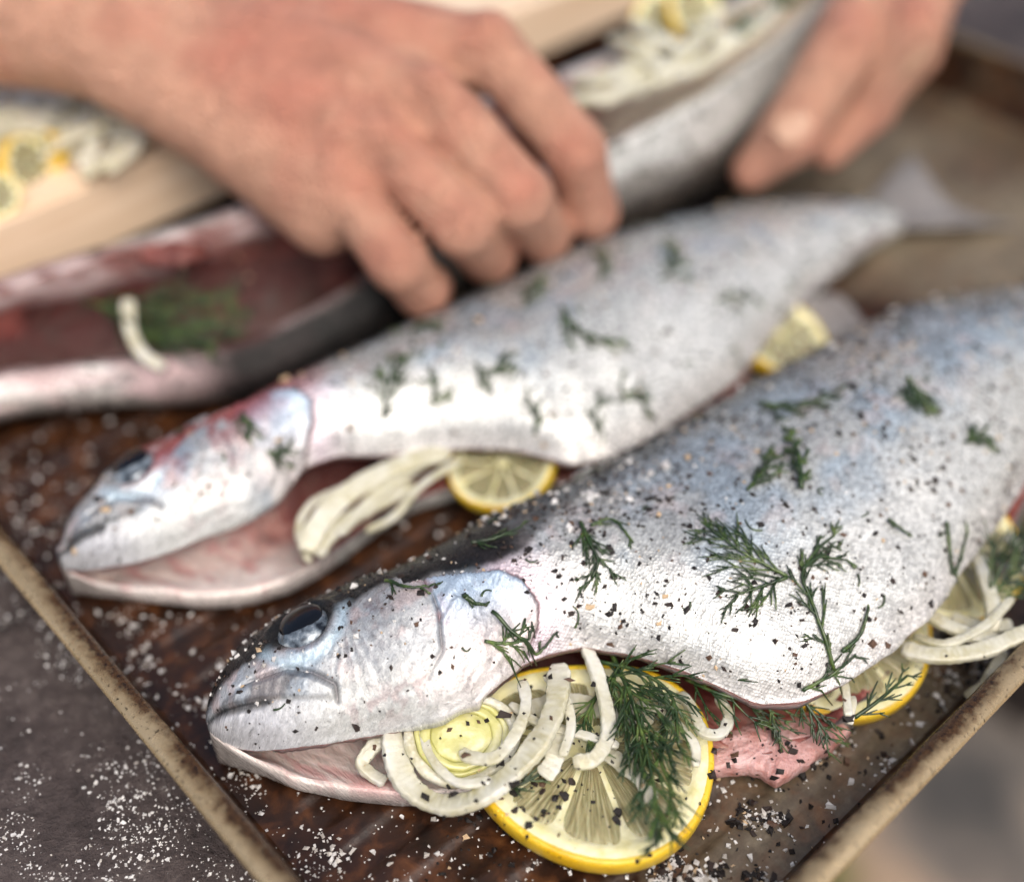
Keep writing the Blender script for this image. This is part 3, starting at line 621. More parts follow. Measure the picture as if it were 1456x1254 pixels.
    for a in range(nf):
        s = a / (nf - 1)
        for b in range(nr):
            t = b / (nr - 1) * 2 - 1
            ln = 3.6 + 1.3 * abs(t) ** 1.5; x = Lr - .25 + s * ln; y = yc + t * (yh * .85 + s * (1.9 + .25 * abs(t)))
            z = zt + .25 * s * math.sin(t * 3) - .35 * s + .03 * math.sin(b * 2.6) * (1 - s * .5)
            th = .10 * (1 - s) + .018
            for q in (0, 1): P[a, b, q] = to_world(np.array(x), np.array(y), np.array(max(z + (th if q == 0 else -th), .2 + .02 * (1 - q))), org, ang)
    ring = np.concatenate([P[:, :, 0], P[:, ::-1, 1]], 1); flt = np.stack(np.meshgrid(np.arange(nf) * .15, np.r_[np.arange(nr), np.arange(nr)[::-1]] * .12, indexing='ij'), -1)
    obj('tail_fin', ring, grid_faces(nf, 2 * nr).tolist() + [[(nf - 1) * 2 * nr + k for k in range(2 * nr)]], M['fin'], root, flat=flt)
    return root, W2, X, Y, (nout, nin)
def small_fin(root, x, y, z, ln, wd, dirang, org, ang, tilt=.3):
    """A rayed fin lying out from the body."""
    nf, nr = 12, 18; ring = []
    for a in range(nf):
        s = a / (nf - 1); row = []
        for q in (0, 1):
            for b in (range(nr) if q == 0 else range(nr)[::-1]):
                t = b / (nr - 1) * 2 - 1; d = math.radians(dirang + t * 24); r = ln * s * (1 - .25 * abs(t + .3)); x_ = x + r * math.cos(d) + t * wd * .5 * math.cos(math.radians(dirang + 90)); y_ = y + r * math.sin(d) + t * wd * .5 * math.sin(math.radians(dirang + 90))
                row.append(to_world(np.array(x_), np.array(y_), np.array(z + tilt * s + .02 * math.sin(b * 2.7) + (.03 if q == 0 else -.03) * (1.1 - s)), org, ang))
        ring.append(row)
    flt = np.stack(np.meshgrid(np.arange(nf) * .15, np.r_[np.arange(nr), np.arange(nr)[::-1]] * .12, indexing='ij'), -1)
    return obj('fin', np.array(ring), grid_faces(nf, 2 * nr).tolist() + [[(nf - 1) * 2 * nr + k for k in range(2 * nr)]], M['fin'], root, flat=flt)

troutA, WA, XA, YA, nA = trout(FISH_A, HEAD_A, ORG_A, ANG_A, 620, 230, 60, 'trout', 'large front trout in sharp focus, stuffed with lemon, onion and dill', 40)
troutB, WB, XB, YB, nB = trout(FISH_B, HEAD_B, ORG_B, ANG_B, 330, 150, 50, 'trout', 'middle trout with gaping mouth and reddish gill cover, lying behind the front one', 90, redness=.9)
small_fin(troutB, 25.8, -2.0, 1.2, 2.6, 1.6, -40, ORG_B, ANG_B, tilt=-.3)
small_fin(troutA, 28.0, -2.1, 1.5, 2.6, 1.8, -40, ORG_A, ANG_A, tilt=-.4)

# the trout being opened by the hands: a trough of flesh lying on its back
RAIL = [  # near lip (u, v, z), far lip (u, v, z)
    ((-170, 600, 1.8), (-190, 480, 3.0)), ((-80, 562, 2.0), (-90, 430, 3.6)), ((20, 532, 2.1), (10, 392, 4.1)), ((150, 522, 2.0), (170, 340, 4.5)), ((330, 498, 2.3), (320, 300, 4.7)),
    ((480, 430, 3.0), (470, 240, 5.2)), ((690, 285, 4.6), (660, 150, 6.0)), ((860, 215, 5.3), (810, 95, 6.4)), ((1000, 140, 5.8), (950, 40, 6.6)), ((1110, 60, 6.2), (1060, -10, 6.8)), ((1190, -10, 6.4), (1150, -60, 6.8)), ((1260, -60, 6.2), (1240, -90, 6.4))]
Nl = catmull([at(*a) for a, b in RAIL], 90); Fl = catmull([at(*b) for a, b in RAIL], 90)
# bare spine line below both lips
ring = []; flt = []; cols = []; spkv = []
adir = Nl[-1] - Nl[0]; adir[2] = 0; adir /= np.linalg.norm(adir); side = np.array([adir[1], -adir[0], 0])
for i in range(90):
    s = i / 89; a, b = Nl[i], Fl[i]; mid = (a + b) / 2; taper = 1 - .55 * sstep(.72, 1.0, s)
    th = .55
    nb = a + side * .75 * taper; nb[2] = max(a[2] * .52, .8); nbb = a + side * (.2); nbb[2] = .45 + .5 * sstep(.7, 1, s); fbb = b - side * .3; fbb[2] = 1.0
    fb = b - side * .7 * taper; fb[2] = b[2] * .55; bot = mid.copy(); bot[2] = .22 + 1.0 * sstep(.75, 1, s)
    out = catmull([a, nb, nbb, bot, fbb, fb, b], 70)
    fz = .75 + (a[2] - 1.3 - .75) * sstep(.52, .68, s); q1 = mid + (b - mid) * .6; q1[2] = max(b[2] * .55, fz); q2 = mid.copy(); q2[2] = fz; q3 = mid + (a - mid) * .6; q3[2] = max(.75, fz, a[2] * .5)
    inn = catmull([b + side * th + [0, 0, -.1], q1, q2, q3, a - side * th * .9 + [0, 0, -.05]], 40)
    ring.append(np.vstack([out, inn]))
ring = np.array(ring); k = 110
tt = np.r_[np.linspace(0, 1, 70), np.linspace(-.6, -.1, 40)][None, :] + np.zeros((90, 1)); ss = np.linspace(0, 1, 90)[:, None] + 0 * tt
n1 = fbm(ss * 20, tt * 8, 61); n2 = fbm(ss * 60, tt * 22, 62)
w_ = np.clip(np.minimum(tt, 1 - tt) * 2, 0, 1)
cc = mixc(WHITE, np.array(lin(140, 136, 130)), sstep(.11, .19, w_ + .08 * (n1 - .5) - .08 * sstep(.6, .7, ss))); cc = mixc(cc, np.array(lin(74, 68, 62)), sstep(.22, .34, w_ + .1 * (n1 - .5))); cc = mixc(cc, DARK, sstep(.34, .5, w_))
cc = mixc(cc, mixc(np.array(lin(176, 146, 146)), np.array(lin(96, 84, 82)), sstep(.5, .62, n2)), .9 * sstep(.42, .2, ss) * sstep(.4, .1, w_) * sstep(.2, .42, n1))
cc = mixc(cc, DARK, .95 * sstep(-11.5, -9.0, ring[..., 0]) * sstep(-1.5, -3.5, ring[..., 0]) * (tt >= 0) * (tt < .5))  # black zone under the hand: its shadow painted in with dark back skin
cc = np.where((tt < 0)[..., None], mixc(mixc(mixc(np.array(lin(30, 15, 13)), np.array(lin(120, 66, 60)), sstep(.56, .74, n1)), mixc(np.array(lin(196, 178, 176)), np.array(lin(120, 84, 80)), sstep(.45, .6, n2)), np.maximum(sstep(-.50, -.57, tt + .08 * (n1 - .5)), sstep(-.18, -.11, tt + .10 * (n1 - .5)))), np.array(lin(222, 214, 196)), sstep(.58, .66, ss)), cc)  # cavity floor near-black: shade below the hands painted into the flesh colour
Wc = ring.copy(); Wc[..., 2] += .25 * (fbm(ss * 26, tt * 5, 63) - .5) * (ring[..., 2] > .6)
rootC = thing('trout', 'rear trout lying belly up, held open by two hands and filled with stuffing', 'fish', (*Wc[45, 35, :2], .16))
V = Wc.reshape(-1, 3); V[:, 2] = np.maximum(V[:, 2], .18)
F = grid_faces(90, k); fj = np.arange(len(F)) % k; mi = ((fj >= 70) & (fj < 109)).astype(int)
V2 = np.vstack([V, Wc[0].mean(0), Wc[-1].mean(0)]); nV = len(V)
Fq = F.tolist() + [[nV, (i + 1) % k, i] for i in range(k)] + [[nV + 1, 89 * k + i, 89 * k + (i + 1) % k] for i in range(k)]
e2 = lambda a: np.concatenate([a.reshape(-1, *a.shape[2:]), a[0, :1], a[-1, :1]])
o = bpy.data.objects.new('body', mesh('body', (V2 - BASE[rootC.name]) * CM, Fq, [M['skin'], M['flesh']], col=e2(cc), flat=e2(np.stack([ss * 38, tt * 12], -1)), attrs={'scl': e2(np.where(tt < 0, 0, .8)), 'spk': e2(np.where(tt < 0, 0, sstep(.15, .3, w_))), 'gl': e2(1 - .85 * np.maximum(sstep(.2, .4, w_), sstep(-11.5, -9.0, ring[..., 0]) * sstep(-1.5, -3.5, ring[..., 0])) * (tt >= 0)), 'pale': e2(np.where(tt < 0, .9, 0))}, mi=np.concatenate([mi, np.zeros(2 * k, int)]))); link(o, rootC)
# ragged pink gill flaps at its open end
for q, (u, v, z, r, sx) in enumerate([(235, 356, 4.0, .7, 1.8)]):
    c0 = at(u, v, z); n = 26; mrow = 12; V = []
    for a in range(mrow):
        ph = math.pi * a / (mrow - 1)
        for b in range(n):
            t = 2 * math.pi * b / n; rr = r * (.45 + 1.1 * float(fbm(np.array(b * .6 if b < 13 else (26 - b) * .6), np.array(a * .5 + q * 7.), 71)))
            V.append(c0 + np.array([rr * sx * math.sin(ph) * math.cos(t), rr * math.sin(ph) * math.sin(t), rr * .55 * math.cos(ph)]))
    fo = obj('gill', np.array(V), grid_faces(mrow, n), M['flesh'], rootC, flat=np.array(V)[:, :2] * 1.6, col=mixc(np.array(lin(64, 28, 26)), np.array(lin(170, 110, 102)), sstep(.45, .7, fbm(np.array(V)[:, 0] * 1.5, np.array(V)[:, 1] * 1.5, 9))), attrs={'pale': np.full(len(V), .6)})
# ---------------------------------------------------------------- surfaces that things are dropped on
bpy.context.view_layer.update()
def bvh_of(V, F): return BVHTree.FromPolygons([tuple(v) for v in V], [tuple(f) for f in F])
SURF = {}
def add_surf(key, o, step=None):
    mw = o.matrix_world; me = o.data; V = np.zeros(len(me.vertices) * 3); me.vertices.foreach_get('co', V); V = V.reshape(-1, 3)
    R = np.array(mw)[:3]; V = (V @ R[:, :3].T + R[:, 3]) / CM
    SURF[key] = bvh_of(V, [list(p.vertices) for p in me.polygons])
def add_grid(key, W, s=2):
    W = W[::s, ::s]; SURF[key] = bvh_of(W.reshape(-1, 3), grid_faces(W.shape[0], W.shape[1]).tolist())
add_grid('A', WA); add_grid('B', WB); add_grid('C', Wc, 1)
for o in list(bpy.data.objects):
    if o.name in ('tray_floor', 'tray_wall', 'rolled_rim', 'table_top', 'board_slab'): add_surf(o.name, o)
def cast(p, d, keys=None):
    best = (None, None, 1e9, None)
    for k in (keys or SURF):
        h, n, i, t = SURF[k].ray_cast(Vector(p), Vector(d))
        if h is not None and t < best[2]: best = (np.array(h), np.array(n), t, k)
    return best
def drop(x, y, keys=None, top=30):
    h, n, t, k = cast((x, y, top), (0, 0, -1), keys)
    if h is None: return None, None, None
    if n[2] < 0: n = -n
    return h, n, k
def pick(u, v, keys=None):
    """Point of the built surfaces found at the photograph's (u, v)."""
    d = _r * (u - 728) / F_PX + _u * (627 - v) / F_PX + _f; d /= np.linalg.norm(d)
    h, n, t, k = cast(_c, d, keys)
    return h

# ---------------------------------------------------------------- lemon slices
def frame(n, rot):
    n = np.asarray(n, float); n /= np.linalg.norm(n); e1 = np.cross((0, 1, 0), n); e1 /= np.linalg.norm(e1); e2 = np.cross(n, e1)
    c, s = math.cos(rot), math.sin(rot); return e1 * c + e2 * s, e2 * c - e1 * s, n
def lemon_slice(c, n, R, T, rot, label, seed, nseg=9, group=None, squash=0.0):
    e1, e2, n = frame(n, rot); c = np.asarray(c, float); root = thing('lemon_slice', label, 'lemon', tuple(c - n * T / 2), group); rs = np.random.default_rng(seed)
    rad = lambda th: R * (1 + .025 * np.cos(2 * th + seed) + .02 * np.cos(3 * th + 2 * seed)) * (1 - squash * np.clip(np.sin(th + rot), 0, 1) ** 2)
    bend = lambda x, y: .06 * R * ((x / R) ** 2 - (y / R) ** 2) * .6
    def put(th, r, z): x, y = r * np.cos(th), r * np.sin(th); return c + x[..., None] * e1 + y[..., None] * e2 + (z + bend(x, y))[..., None] * n
    kq = min(1, R / 3.0) ** .9; nt_ = 120; th = np.linspace(0, 2 * np.pi, nt_, endpoint=False)
    prof = [(-.17, T / 2 - .01), (-.10, T / 2), (-.035, T / 2 - .03), (0, T / 4), (.012, 0), (0, -T / 4), (-.035, -T / 2 + .03), (-.1, -T / 2), (-.17, -T / 2 + .01)]
    V = np.array([put(th, rad(th) + dr * kq + .012 * (fbm(th * 14, th * 0 + z * 9, seed) - .5), np.full(nt_, z)) for dr, z in prof])
    rind = obj('rind', V, grid_faces(len(prof), nt_).tolist() + [[k * nt_ + j for k in ()] for j in ()], M['rind'], root)
    # pith: a disc with a raised outer ring and ridges between the segments
    rings = [(1.0, -.15, T / 2 - .015), (1.0, -.26, T / 2 + .005), (1.0, -.46, T / 2 - .0), (1.0, -.54, T / 2 - .10), (.4, 0, T / 2 - .10), (.05, 0, T / 2 - .08)]
    V = [put(th, rad(th) * k + dr * kq, z + .02 * (fbm(th * 9, th * 0 + k * 5 + dr * 9, seed + 1) - .5)) for k, dr, z in rings]
    V += [put(th, rad(th) * k + dr * kq, np.full(nt_, z)) for k, dr, z in [(.05, 0, -T / 2 + .02), (1.0, -.3, -T / 2 + .02), (1.0, -.15, -T / 2 + .015)]]
    obj('pith', np.array(V), grid_faces(len(V), nt_), M['pith'], root)
    Vc = []; m_ = 14; t2 = np.linspace(0, 2 * np.pi, m_, endpoint=False)
    for r_, z in ((.26, T / 2 - .10), (.22, T / 2 - .01), (.1, T / 2 + .01), (.01, T / 2)): Vc.append(put(t2, np.full(m_, r_ * R / 3.1), np.full(m_, z)))
    obj('core', np.array(Vc), grid_faces(4, m_), M['pith'], root)
    cuts = np.cumsum(rs.uniform(.8, 1.2, nseg)); cuts = np.r_[0, cuts] / cuts[-1] * 2 * np.pi
    for k in range(nseg):
        a0, a1 = cuts[k], cuts[k + 1]; gap = .05 * kq
        rr = np.linspace(.25 * R / 3.1, 1, 26); tt_ = np.linspace(0, 1, 24); q, t_ = np.meshgrid(rr, tt_, indexing='ij')
        rm = rad(a0 + (a1 - a0) * t_) - .50 * kq
        r_ = q * rm; hw = (a1 - a0) / 2 - gap / np.maximum(r_, .3); mid = (a0 + a1) / 2
        sq = np.clip((1 - q) * 6, 0, 1) ** .5; ang_ = mid + (t_ * 2 - 1) * hw * (.75 + .25 * sq)
        r_ = r_ - .12 * (1 - np.cos((t_ * 2 - 1) * 1.2)) * (q > .7)
        z = T / 2 - .10 + .10 * np.clip(4 * np.minimum(np.minimum(t_, 1 - t_), (1 - q) * 1.5 + .02), 0, 1) ** .5 + (.11 * (fbm(r_ * 1.5 + .6 * vnoise(r_ * 3, ang_ * 9, k), ang_ * 19, seed + k, 3) - .5)) * np.clip(6 * np.minimum(t_, 1 - t_), 0, 1) - .02
        V = put(ang_, r_, z)
        obj('segment', V, grid_faces(26, 24, False), M['pulp'], root, flat=np.stack([r_, ang_ * 2.2], -1))
    return root
LEM = lambda u, v, z: at(u, v, z)
lemon_slice(LEM(838, 1062, 1.22), (0.02, -.13, 1), 3.15, .72, .9, 'big lemon slice lying on the tray under the front trout\'s head and belly', 3, squash=.30)
lemon_slice((8.75, 21.55, 1.25), (.12, -.22, 1), 2.85, .6, .3, 'lemon slice tucked under the front trout\'s lower belly edge, right of the pink flesh', 5)
lemon_slice((12.4, 24.0, 1.35), (.15, -.25, 1), 2.4, .55, 1.4, 'lemon slice half hidden behind white onion strips at the right picture edge', 8)
lemon_slice(at(716, 662, 1.45), (-.2, -.15, 1), 1.7, .45, .2, 'lemon slice in the belly opening of the middle trout', 11)
lemon_slice(at(1105, 480, 1.3), (.3, -.2, 1), 1.75, .5, .8, 'lemon slice sticking out near the tail of the middle trout', 14)
lemon_slice(at(950, 40, 6.7), (.15, -.5, 1), 1.5, .6, .8, 'lemon slice on top of the stuffing in the rear trout between the hands', 17)
lemon_slice(at(985, 20, 7.3), (.5, -.6, .7), 1.2, .5, .8, 'smaller lemon piece leaning right of another in the rear trout\'s stuffing', 19)

# ---------------------------------------------------------------- onion strips, rings and the leek slice
def onion(pts, wd, th, label, seed, twist=0.0, group=None, name='onion_strip', closed=False, mat='onion', taper=.6):
    P = catmull([p if len(p) == 3 and isinstance(p, np.ndarray) else at(*p) for p in pts], max(16, 7 * len(pts)) * 2)
    n = len(P); s = np.linspace(0, 1, n); ln = np.cumsum(np.r_[0, np.linalg.norm(np.diff(P, axis=0), axis=1)])
    sc_ = (1 + .34 * (fbm(ln * 2.2, ln * 0 + seed, seed) - .5)) * (1 - (1 - taper) * np.clip(np.maximum(.06 - s, s - .94) / .06, 0, 1) ** 2)
    V, F = sweep(P, rrect(wd * .41, th * .28, th * .16, 3), twist=twist + .5 * (fbm(ln * .5, ln * 0, seed + 2) - .5), scale=sc_)
    k = 16; V = V.reshape(n, k, 3); ctr = V.mean(1, keepdims=True)
    rib = .06 * np.sin(ln * 26 + 3 * fbm(ln * 3, ln * 0, seed + 4))[:, None] * .5 + .16 * (fbm(ln[:, None] * 5 + 0 * np.arange(k), np.arange(k)[None] * .5 + 0 * ln[:, None], seed + 5) - .5)
    V = ctr + (V - ctr) * (1 + rib[..., None]); V = V.reshape(-1, 3)
    fl = np.stack([np.repeat(ln, k), np.tile(np.arange(k) * .1, n)], -1)
    o = obj(name, V, F, M[mat], flat=fl); tag(o, label, 'onion', group); return o
onion([(556, 1030, 2.0), (562, 1075, 1.7), (582, 1118, 1.5), (625, 1143, 1.45), (680, 1135, 1.75), (732, 1095, 2.1), (772, 1045, 2.4), (792, 995, 2.55), (795, 945, 2.5)], .72, .42, 'broad white onion strip curving from the front trout\'s jaw up to its gill', 1, twist=.35)
onion([(742, 968, 2.3), (748, 1000, 2.35), (735, 1040, 2.35), (705, 1076, 2.3), (668, 1076, 2.2), (656, 1066, 2.2)], .36, .26, 'small thin onion curl lying on the yellow leek slice', 2)
onion([(833, 920, 2.45), (848, 955, 2.45), (862, 1005, 2.3), (864, 1045, 2.15), (845, 1078, 2.1), (815, 1084, 2.1)], .46, .34, 'hook-shaped onion strip left of the dill, hanging from the gill', 3, twist=.3)
onion([(552, 1040, 1.7), (525, 1068, 1.45), (515, 1086, 1.3), (530, 1102, 1.15), (548, 1112, 1.1)], .44, .36, 'short bent onion piece in the front trout\'s mouth opening', 4, twist=.4)
onion([(968, 985, 1.9), (985, 1010, 2.05), (1000, 1040, 2.1), (1026, 1042, 2.05), (1036, 1015, 1.95), (1020, 992, 1.85)], .34, .28, 'small onion loop right of the dill on the lemon rim', 6)
onion([(700, 1065, 1.75), (740, 1020, 1.8), (800, 1000, 1.8), (870, 1010, 1.75), (930, 1020, 1.75)], .7, .3, 'wide onion strip lying across the lemon behind the broad onion strip', 7)
onion([(800, 1030, 2.0), (792, 1060, 2.05), (786, 1085, 1.95), (772, 1104, 1.85)], .55, .12, 'thin translucent onion shred on the middle of the big lemon slice', 9, twist=.2)
onion([(850, 1062, 1.8), (885, 1085, 1.8), (915, 1110, 1.75), (925, 1140, 1.7)], .55, .14, 'flat onion shred lying on the big lemon slice beside the dill', 10)
onion([(1282, 922, 1.9), (1330, 932, 2.05), (1395, 925, 2.1), (1456, 900, 2.3), (1510, 880, 2.4)], .55, .46, 'long white onion strip reaching over the tray rim at the right', 12)
onion([(1310, 868, 1.9), (1345, 888, 2.05), (1385, 905, 2.0), (1420, 908, 1.7)], .48, .42, 'onion strip crossing just above the long strip at the right', 13)
onion([(1390, 790, 1.9), (1403, 830, 2.0), (1412, 870, 2.05), (1408, 900, 1.8)], .5, .42, 'upright onion strip under the trout belly at the right edge', 15)
onion([(1428, 925, 1.6), (1412, 955, 1.3), (1398, 975, .9), (1374, 992, .6)], .4, .25, 'onion strip dangling down to the salted tray corner at the right', 16)
onion([(1352, 880, 1.5), (1390, 890, 1.6), (1440, 890, 1.7)], .5, .4, 'onion piece wedged behind the crossing strips at the right', 18)
onion([(1198, 958, 1.9), (1203, 985, 1.95), (1206, 1018, 1.9)], .26, .22, 'tiny white onion sliver on the lemon slice under the belly', 19)
onion([(1212, 990, 1.9), (1214, 1000, 1.95), (1208, 1030, 1.7)], .2, .18, 'tiny pointed onion sliver beside another one on the lemon under the belly', 20)
onion([(1432, 760, 2.0), (1450, 790, 2.1), (1475, 830, 2.1)], .5, .4, 'white onion piece at the right edge above the dill', 21)
onion([(775, 960, 2.35), (800, 985, 2.4), (812, 1030, 2.3), (800, 1075, 2.15)], .3, .26, 'thin onion strand just left of the hooked onion strip', 80)
onion([(600, 1028, 2.0), (612, 1075, 1.9), (650, 1112, 1.85), (700, 1110, 1.9)], .28, .26, 'thin onion strand along the lower edge of the leek slice', 81)
onion([(905, 1000, 2.1), (945, 1015, 2.1), (985, 1055, 1.95), (990, 1090, 1.85)], .3, .24, 'thin onion strand under the dill on the right of the big lemon slice', 82)
onion([(725, 1000, 2.1), (770, 1030, 2.1), (830, 1045, 2.05), (880, 1060, 1.95)], .26, .22, 'thin onion strand crossing the middle of the stuffing', 83)
onion([(1300, 905, 1.9), (1345, 915, 2.15), (1400, 890, 2.2), (1440, 850, 2.2)], .3, .3, 'thin onion strand over the strips at the right', 84)
# middle trout
onion([(655, 655, 2.1), (600, 690, 2.0), (560, 735, 1.6), (520, 755, 1.3)], .3, .3, 'thin onion wisp near the lemon in the middle trout', 85)
onion([(500, 690, 2.0), (445, 715, 1.9), (425, 755, 1.6), (440, 800, 1.2)], .3, .3, 'thin onion wisp nearest the middle trout\'s gill', 86)
onion([(640, 640, 2.2), (560, 665, 2.2), (490, 705, 2.1), (450, 750, 1.9), (435, 785, 1.6)], .75, .4, 'long blurred onion strip in the middle trout\'s belly', 22, twist=.3)
onion([(590, 690, 1.6), (520, 725, 1.7), (470, 760, 1.6), (450, 790, 1.4)], .6, .4, 'lower blurred onion strip in the middle trout\'s belly', 23)
onion([(610, 655, 1.9), (540, 700, 1.9), (480, 760, 1.7)], .45, .3, 'blurred onion strip between two others in the middle trout', 24)
# rear trout
onion([(182, 425, 3.2), (185, 465, 2.9), (200, 500, 2.6), (232, 524, 2.3)], .55, .35, 'pale curved onion strip in the dark opening of the rear trout at left', 26)
for q, (u, v, z, du, dv) in enumerate([(890, 95, 6.5, 60, -25), (930, 85, 6.7, 50, 20), (985, 60, 6.9, 40, -45), (870, 130, 6.1, 75, -15), (1020, 45, 7.0, 45, 10), (915, 60, 6.9, -45, -5), (960, 100, 6.4, 60, -25), (905, 112, 6.3, 55, -35), (1045, 55, 6.8, 40, -30), (1000, 85, 6.5, 50, -28), (940, 50, 7.1, 40, 18), (860, 105, 6.5, 45, -10), (1075, 35, 6.9, 35, -30)]):
    onion([(u - du, v - dv, z + .25), (u, v + 6, z + .6), (u + du, v + dv, z + .25)], .75, .5, 'pale chopped onion strip heaped in the rear trout between the two hands', 30 + q, group='onion heaped in the rear trout')
# leek slice: nested rings, tilted towards the viewer
c = at(655, 1046, 1.95); e1, e2, n = frame((.10, -.35, 1), .35)
lk = thing('leek_slice', 'round pale yellow-green leek slice with layered rings below the front trout\'s gill cover', 'leek', tuple(c - n * .3))
sh = lambda t: 1 + .10 * np.cos(2 * t + .6) + .04 * np.cos(3 * t)
def leek_ring(r0, r1, z, name, mat):
    t = np.linspace(0, 2 * np.pi, 64, endpoint=False); prof = [(r0, z - .3), (r0, z - .03), (r0 + .04, z), (r1 - .04, z), (r1, z - .04), (r1, z - .3)] if r0 > 0 else [(.03, z - .01), (r1 * .25, z), (r1 * .6, z + .01), (r1 - .04, z), (r1, z - .04), (r1, z - .3)]
    V = [[c + (e1 * math.cos(a) + e2 * math.sin(a)) * (r * float(sh(a)) * (1 + .012 * math.sin(a * 11 + r * 9))) + n * (zz + .02 * r * math.sin(a * 3 + r * 4)) for a in t] for r, zz in prof]
    obj(name, np.array(V), np.concatenate([grid_faces(6, 64)]), M[mat], lk, flat=np.array(V).reshape(-1, 3)[:, :2])
leek_ring(1.08, 1.32, 0.0, 'leek_layer', 'onion'); leek_ring(.94, 1.06, .03, 'leek_layer', 'leek'); leek_ring(.70, .925, .05, 'leek_layer', 'leek'); leek_ring(0, .69, .035, 'leek_heart', 'leek')

# pink fillet edge showing below the belly: the lower half of the front trout
pts = [(1010, 1046), (1040, 1034), (1100, 1016), (1180, 1008), (1215, 1030), (1190, 1052), (1155, 1078), (1118, 1100), (1106, 1108), (1092, 1098), (1070, 1086), (1012, 1090)]
P2 = np.array([at(u, v, .9) for u, v in pts]); nP = 120
C2 = np.vstack([P2, P2[:1]]); cl = np.concatenate([[0], np.cumsum(np.linalg.norm(np.diff(C2, axis=0), axis=1))]); q = np.linspace(0, cl[-1], nP, endpoint=False); Pc = np.stack([np.interp(q, cl, C2[:, k]) for k in range(3)], 1)
ctr = Pc.mean(0); Pc += (Pc - ctr) * (.22 * (fbm(q * 2.6, q * 0, 77, 4)[:, None] - .5))
rows = []
for k, z in ((.97, .35), (1.03, .48), (1.02, .68), (.97, .80), (.85, .86), (.6, .92), (.25, .96), (.02, .96)):
    r_ = ctr + (Pc - ctr) * k; r_[:, 2] = z + .22 * (fbm(r_[:, 0] * 1.7, r_[:, 1] * 1.7, 78, 4) - .5) * (z > .4); rows.append(r_)
o = obj('belly_flap', np.array(rows), grid_faces(8, nP), M['fillet'], troutA); o['label'] = 'pink raw belly flesh of the lower half'

# ---------------------------------------------------------------- dill
def tube(P, r0, r1, k=4):
    P = np.asarray(P); n = len(P); return sweep(P, circle(k, 1.0), scale=np.linspace(r0, r1, n), cap=True)
def thread(p, d, up, L, curl, n=6):
    """A thin leaf thread from p along d, bending towards `curl`."""
    s = np.linspace(0, 1, n)[:, None]; return p + d * L * s + curl * L * s ** 2
def dill(stem, label, seed, blen=1.0, nb=10, drape=None, lift=.05, rad=.042, up=None, group=None, spread=1.0, name='dill_sprig', sub=4):
    rs = np.random.default_rng(seed); P = catmull(stem, 24); T = np.gradient(P, axis=0); T /= np.linalg.norm(T, axis=1, keepdims=True)
    rad *= 1.12
    lines = [(P, rad * 1.3, rad * .7)]
    for b in range(nb):
        t = .12 + .88 * (b + rs.uniform(-.2, .2)) / max(nb - 1, 1); t = min(max(t, .05), 1); i = int(t * 23); sgn = 1 if b % 2 else -1
        u_ = np.array(up if up is not None else (0, 0, 1.)) + rs.normal(0, .25, 3); side = np.cross(u_, T[i]); side /= np.linalg.norm(side) + 1e-9
        a = math.radians(rs.uniform(22, 52)) * spread; d = T[i] * math.cos(a) + side * sgn * math.sin(a) + u_ * rs.uniform(-.05, .3) * (0 if drape else 1)
        L = blen * (1.1 - .55 * t) * rs.uniform(.7, 1.15); br = thread(P[i], d, u_, L, T[i] * .35, 7); lines.append((br, rad * .8, rad * .4))
        for k in range(sub):
            q = rs.integers(1, 6); dd = br[q] - br[q - 1]; dd /= np.linalg.norm(dd); s2 = np.cross(u_, dd); a2 = math.radians(rs.uniform(18, 42)) * (1 if k % 2 else -1)
            lines.append((thread(br[q], dd * math.cos(a2) + s2 * math.sin(a2), u_, L * rs.uniform(.3, .6), dd * .3, 5), rad * .75, rad * .3))
    parts = []
    for Q, r0, r1 in lines:
        Q = Q.copy()
        if drape:
            z0 = None
            for i in range(len(Q)):
                h, n_, k_ = drop(Q[i, 0], Q[i, 1], drape)
                z = (h[2] if h is not None else .2) + r0 + lift * rs.uniform(.3, 1.2)
                if z0 is not None: z = max(z, z0 - .22)
                Q[i, 2] = z; z0 = z
        parts.append(tube(Q, r0, r1))
    V, F = join(parts); o = obj(name, V, F, M['dill']); tag(o, label, 'dill', group); return o
def on(pxs, keys): return [pick(u, v, keys) for u, v in pxs]
KA, KB = ['A', 'tray_floor', 'tray_wall'], ['B', 'tray_floor']
D = lambda px, label, seed, **kw: dill(on(px, kw.get('drape', KA)), label, seed, **{**dict(drape=KA), **kw})
D([(1118, 822), (1085, 805), (1050, 785), (1012, 758)], 'feathery dill sprig fanning left on the front trout\'s belly', 1, blen=1.0, nb=12)
D([(1118, 824), (1080, 838), (1045, 850)], 'small dill sprig below the fanning one on the front trout', 2, blen=.8, nb=8)
D([(1185, 955), (1168, 900), (1150, 850), (1140, 820), (1160, 785), (1185, 765)], 'long curved dill sprig down the front trout\'s white belly', 3, blen=.75, nb=12, rad=.042)
D([(1140, 812), (1165, 795), (1205, 800)], 'short dill tip pointing right on the front trout\'s belly', 4, blen=.5, nb=5)
D([(825, 745), (838, 775), (850, 800), (842, 826)], 'dill tuft on the front trout\'s shoulder behind the gill', 5, blen=.7, nb=9, rad=.045)
D([(840, 750), (870, 742), (900, 775)], 'thin dill thread right of the shoulder tuft', 6, blen=.35, nb=3, sub=1)
D([(1062, 700), (1085, 672), (1100, 650)], 'blurred dill tuft high on the front trout\'s flank', 7, blen=.8, nb=8)
D([(1138, 700), (1132, 655), (1118, 618)], 'upright dill frond beside the blurred tuft on the flank', 8, blen=.5, nb=8, rad=.06, lift=.2)
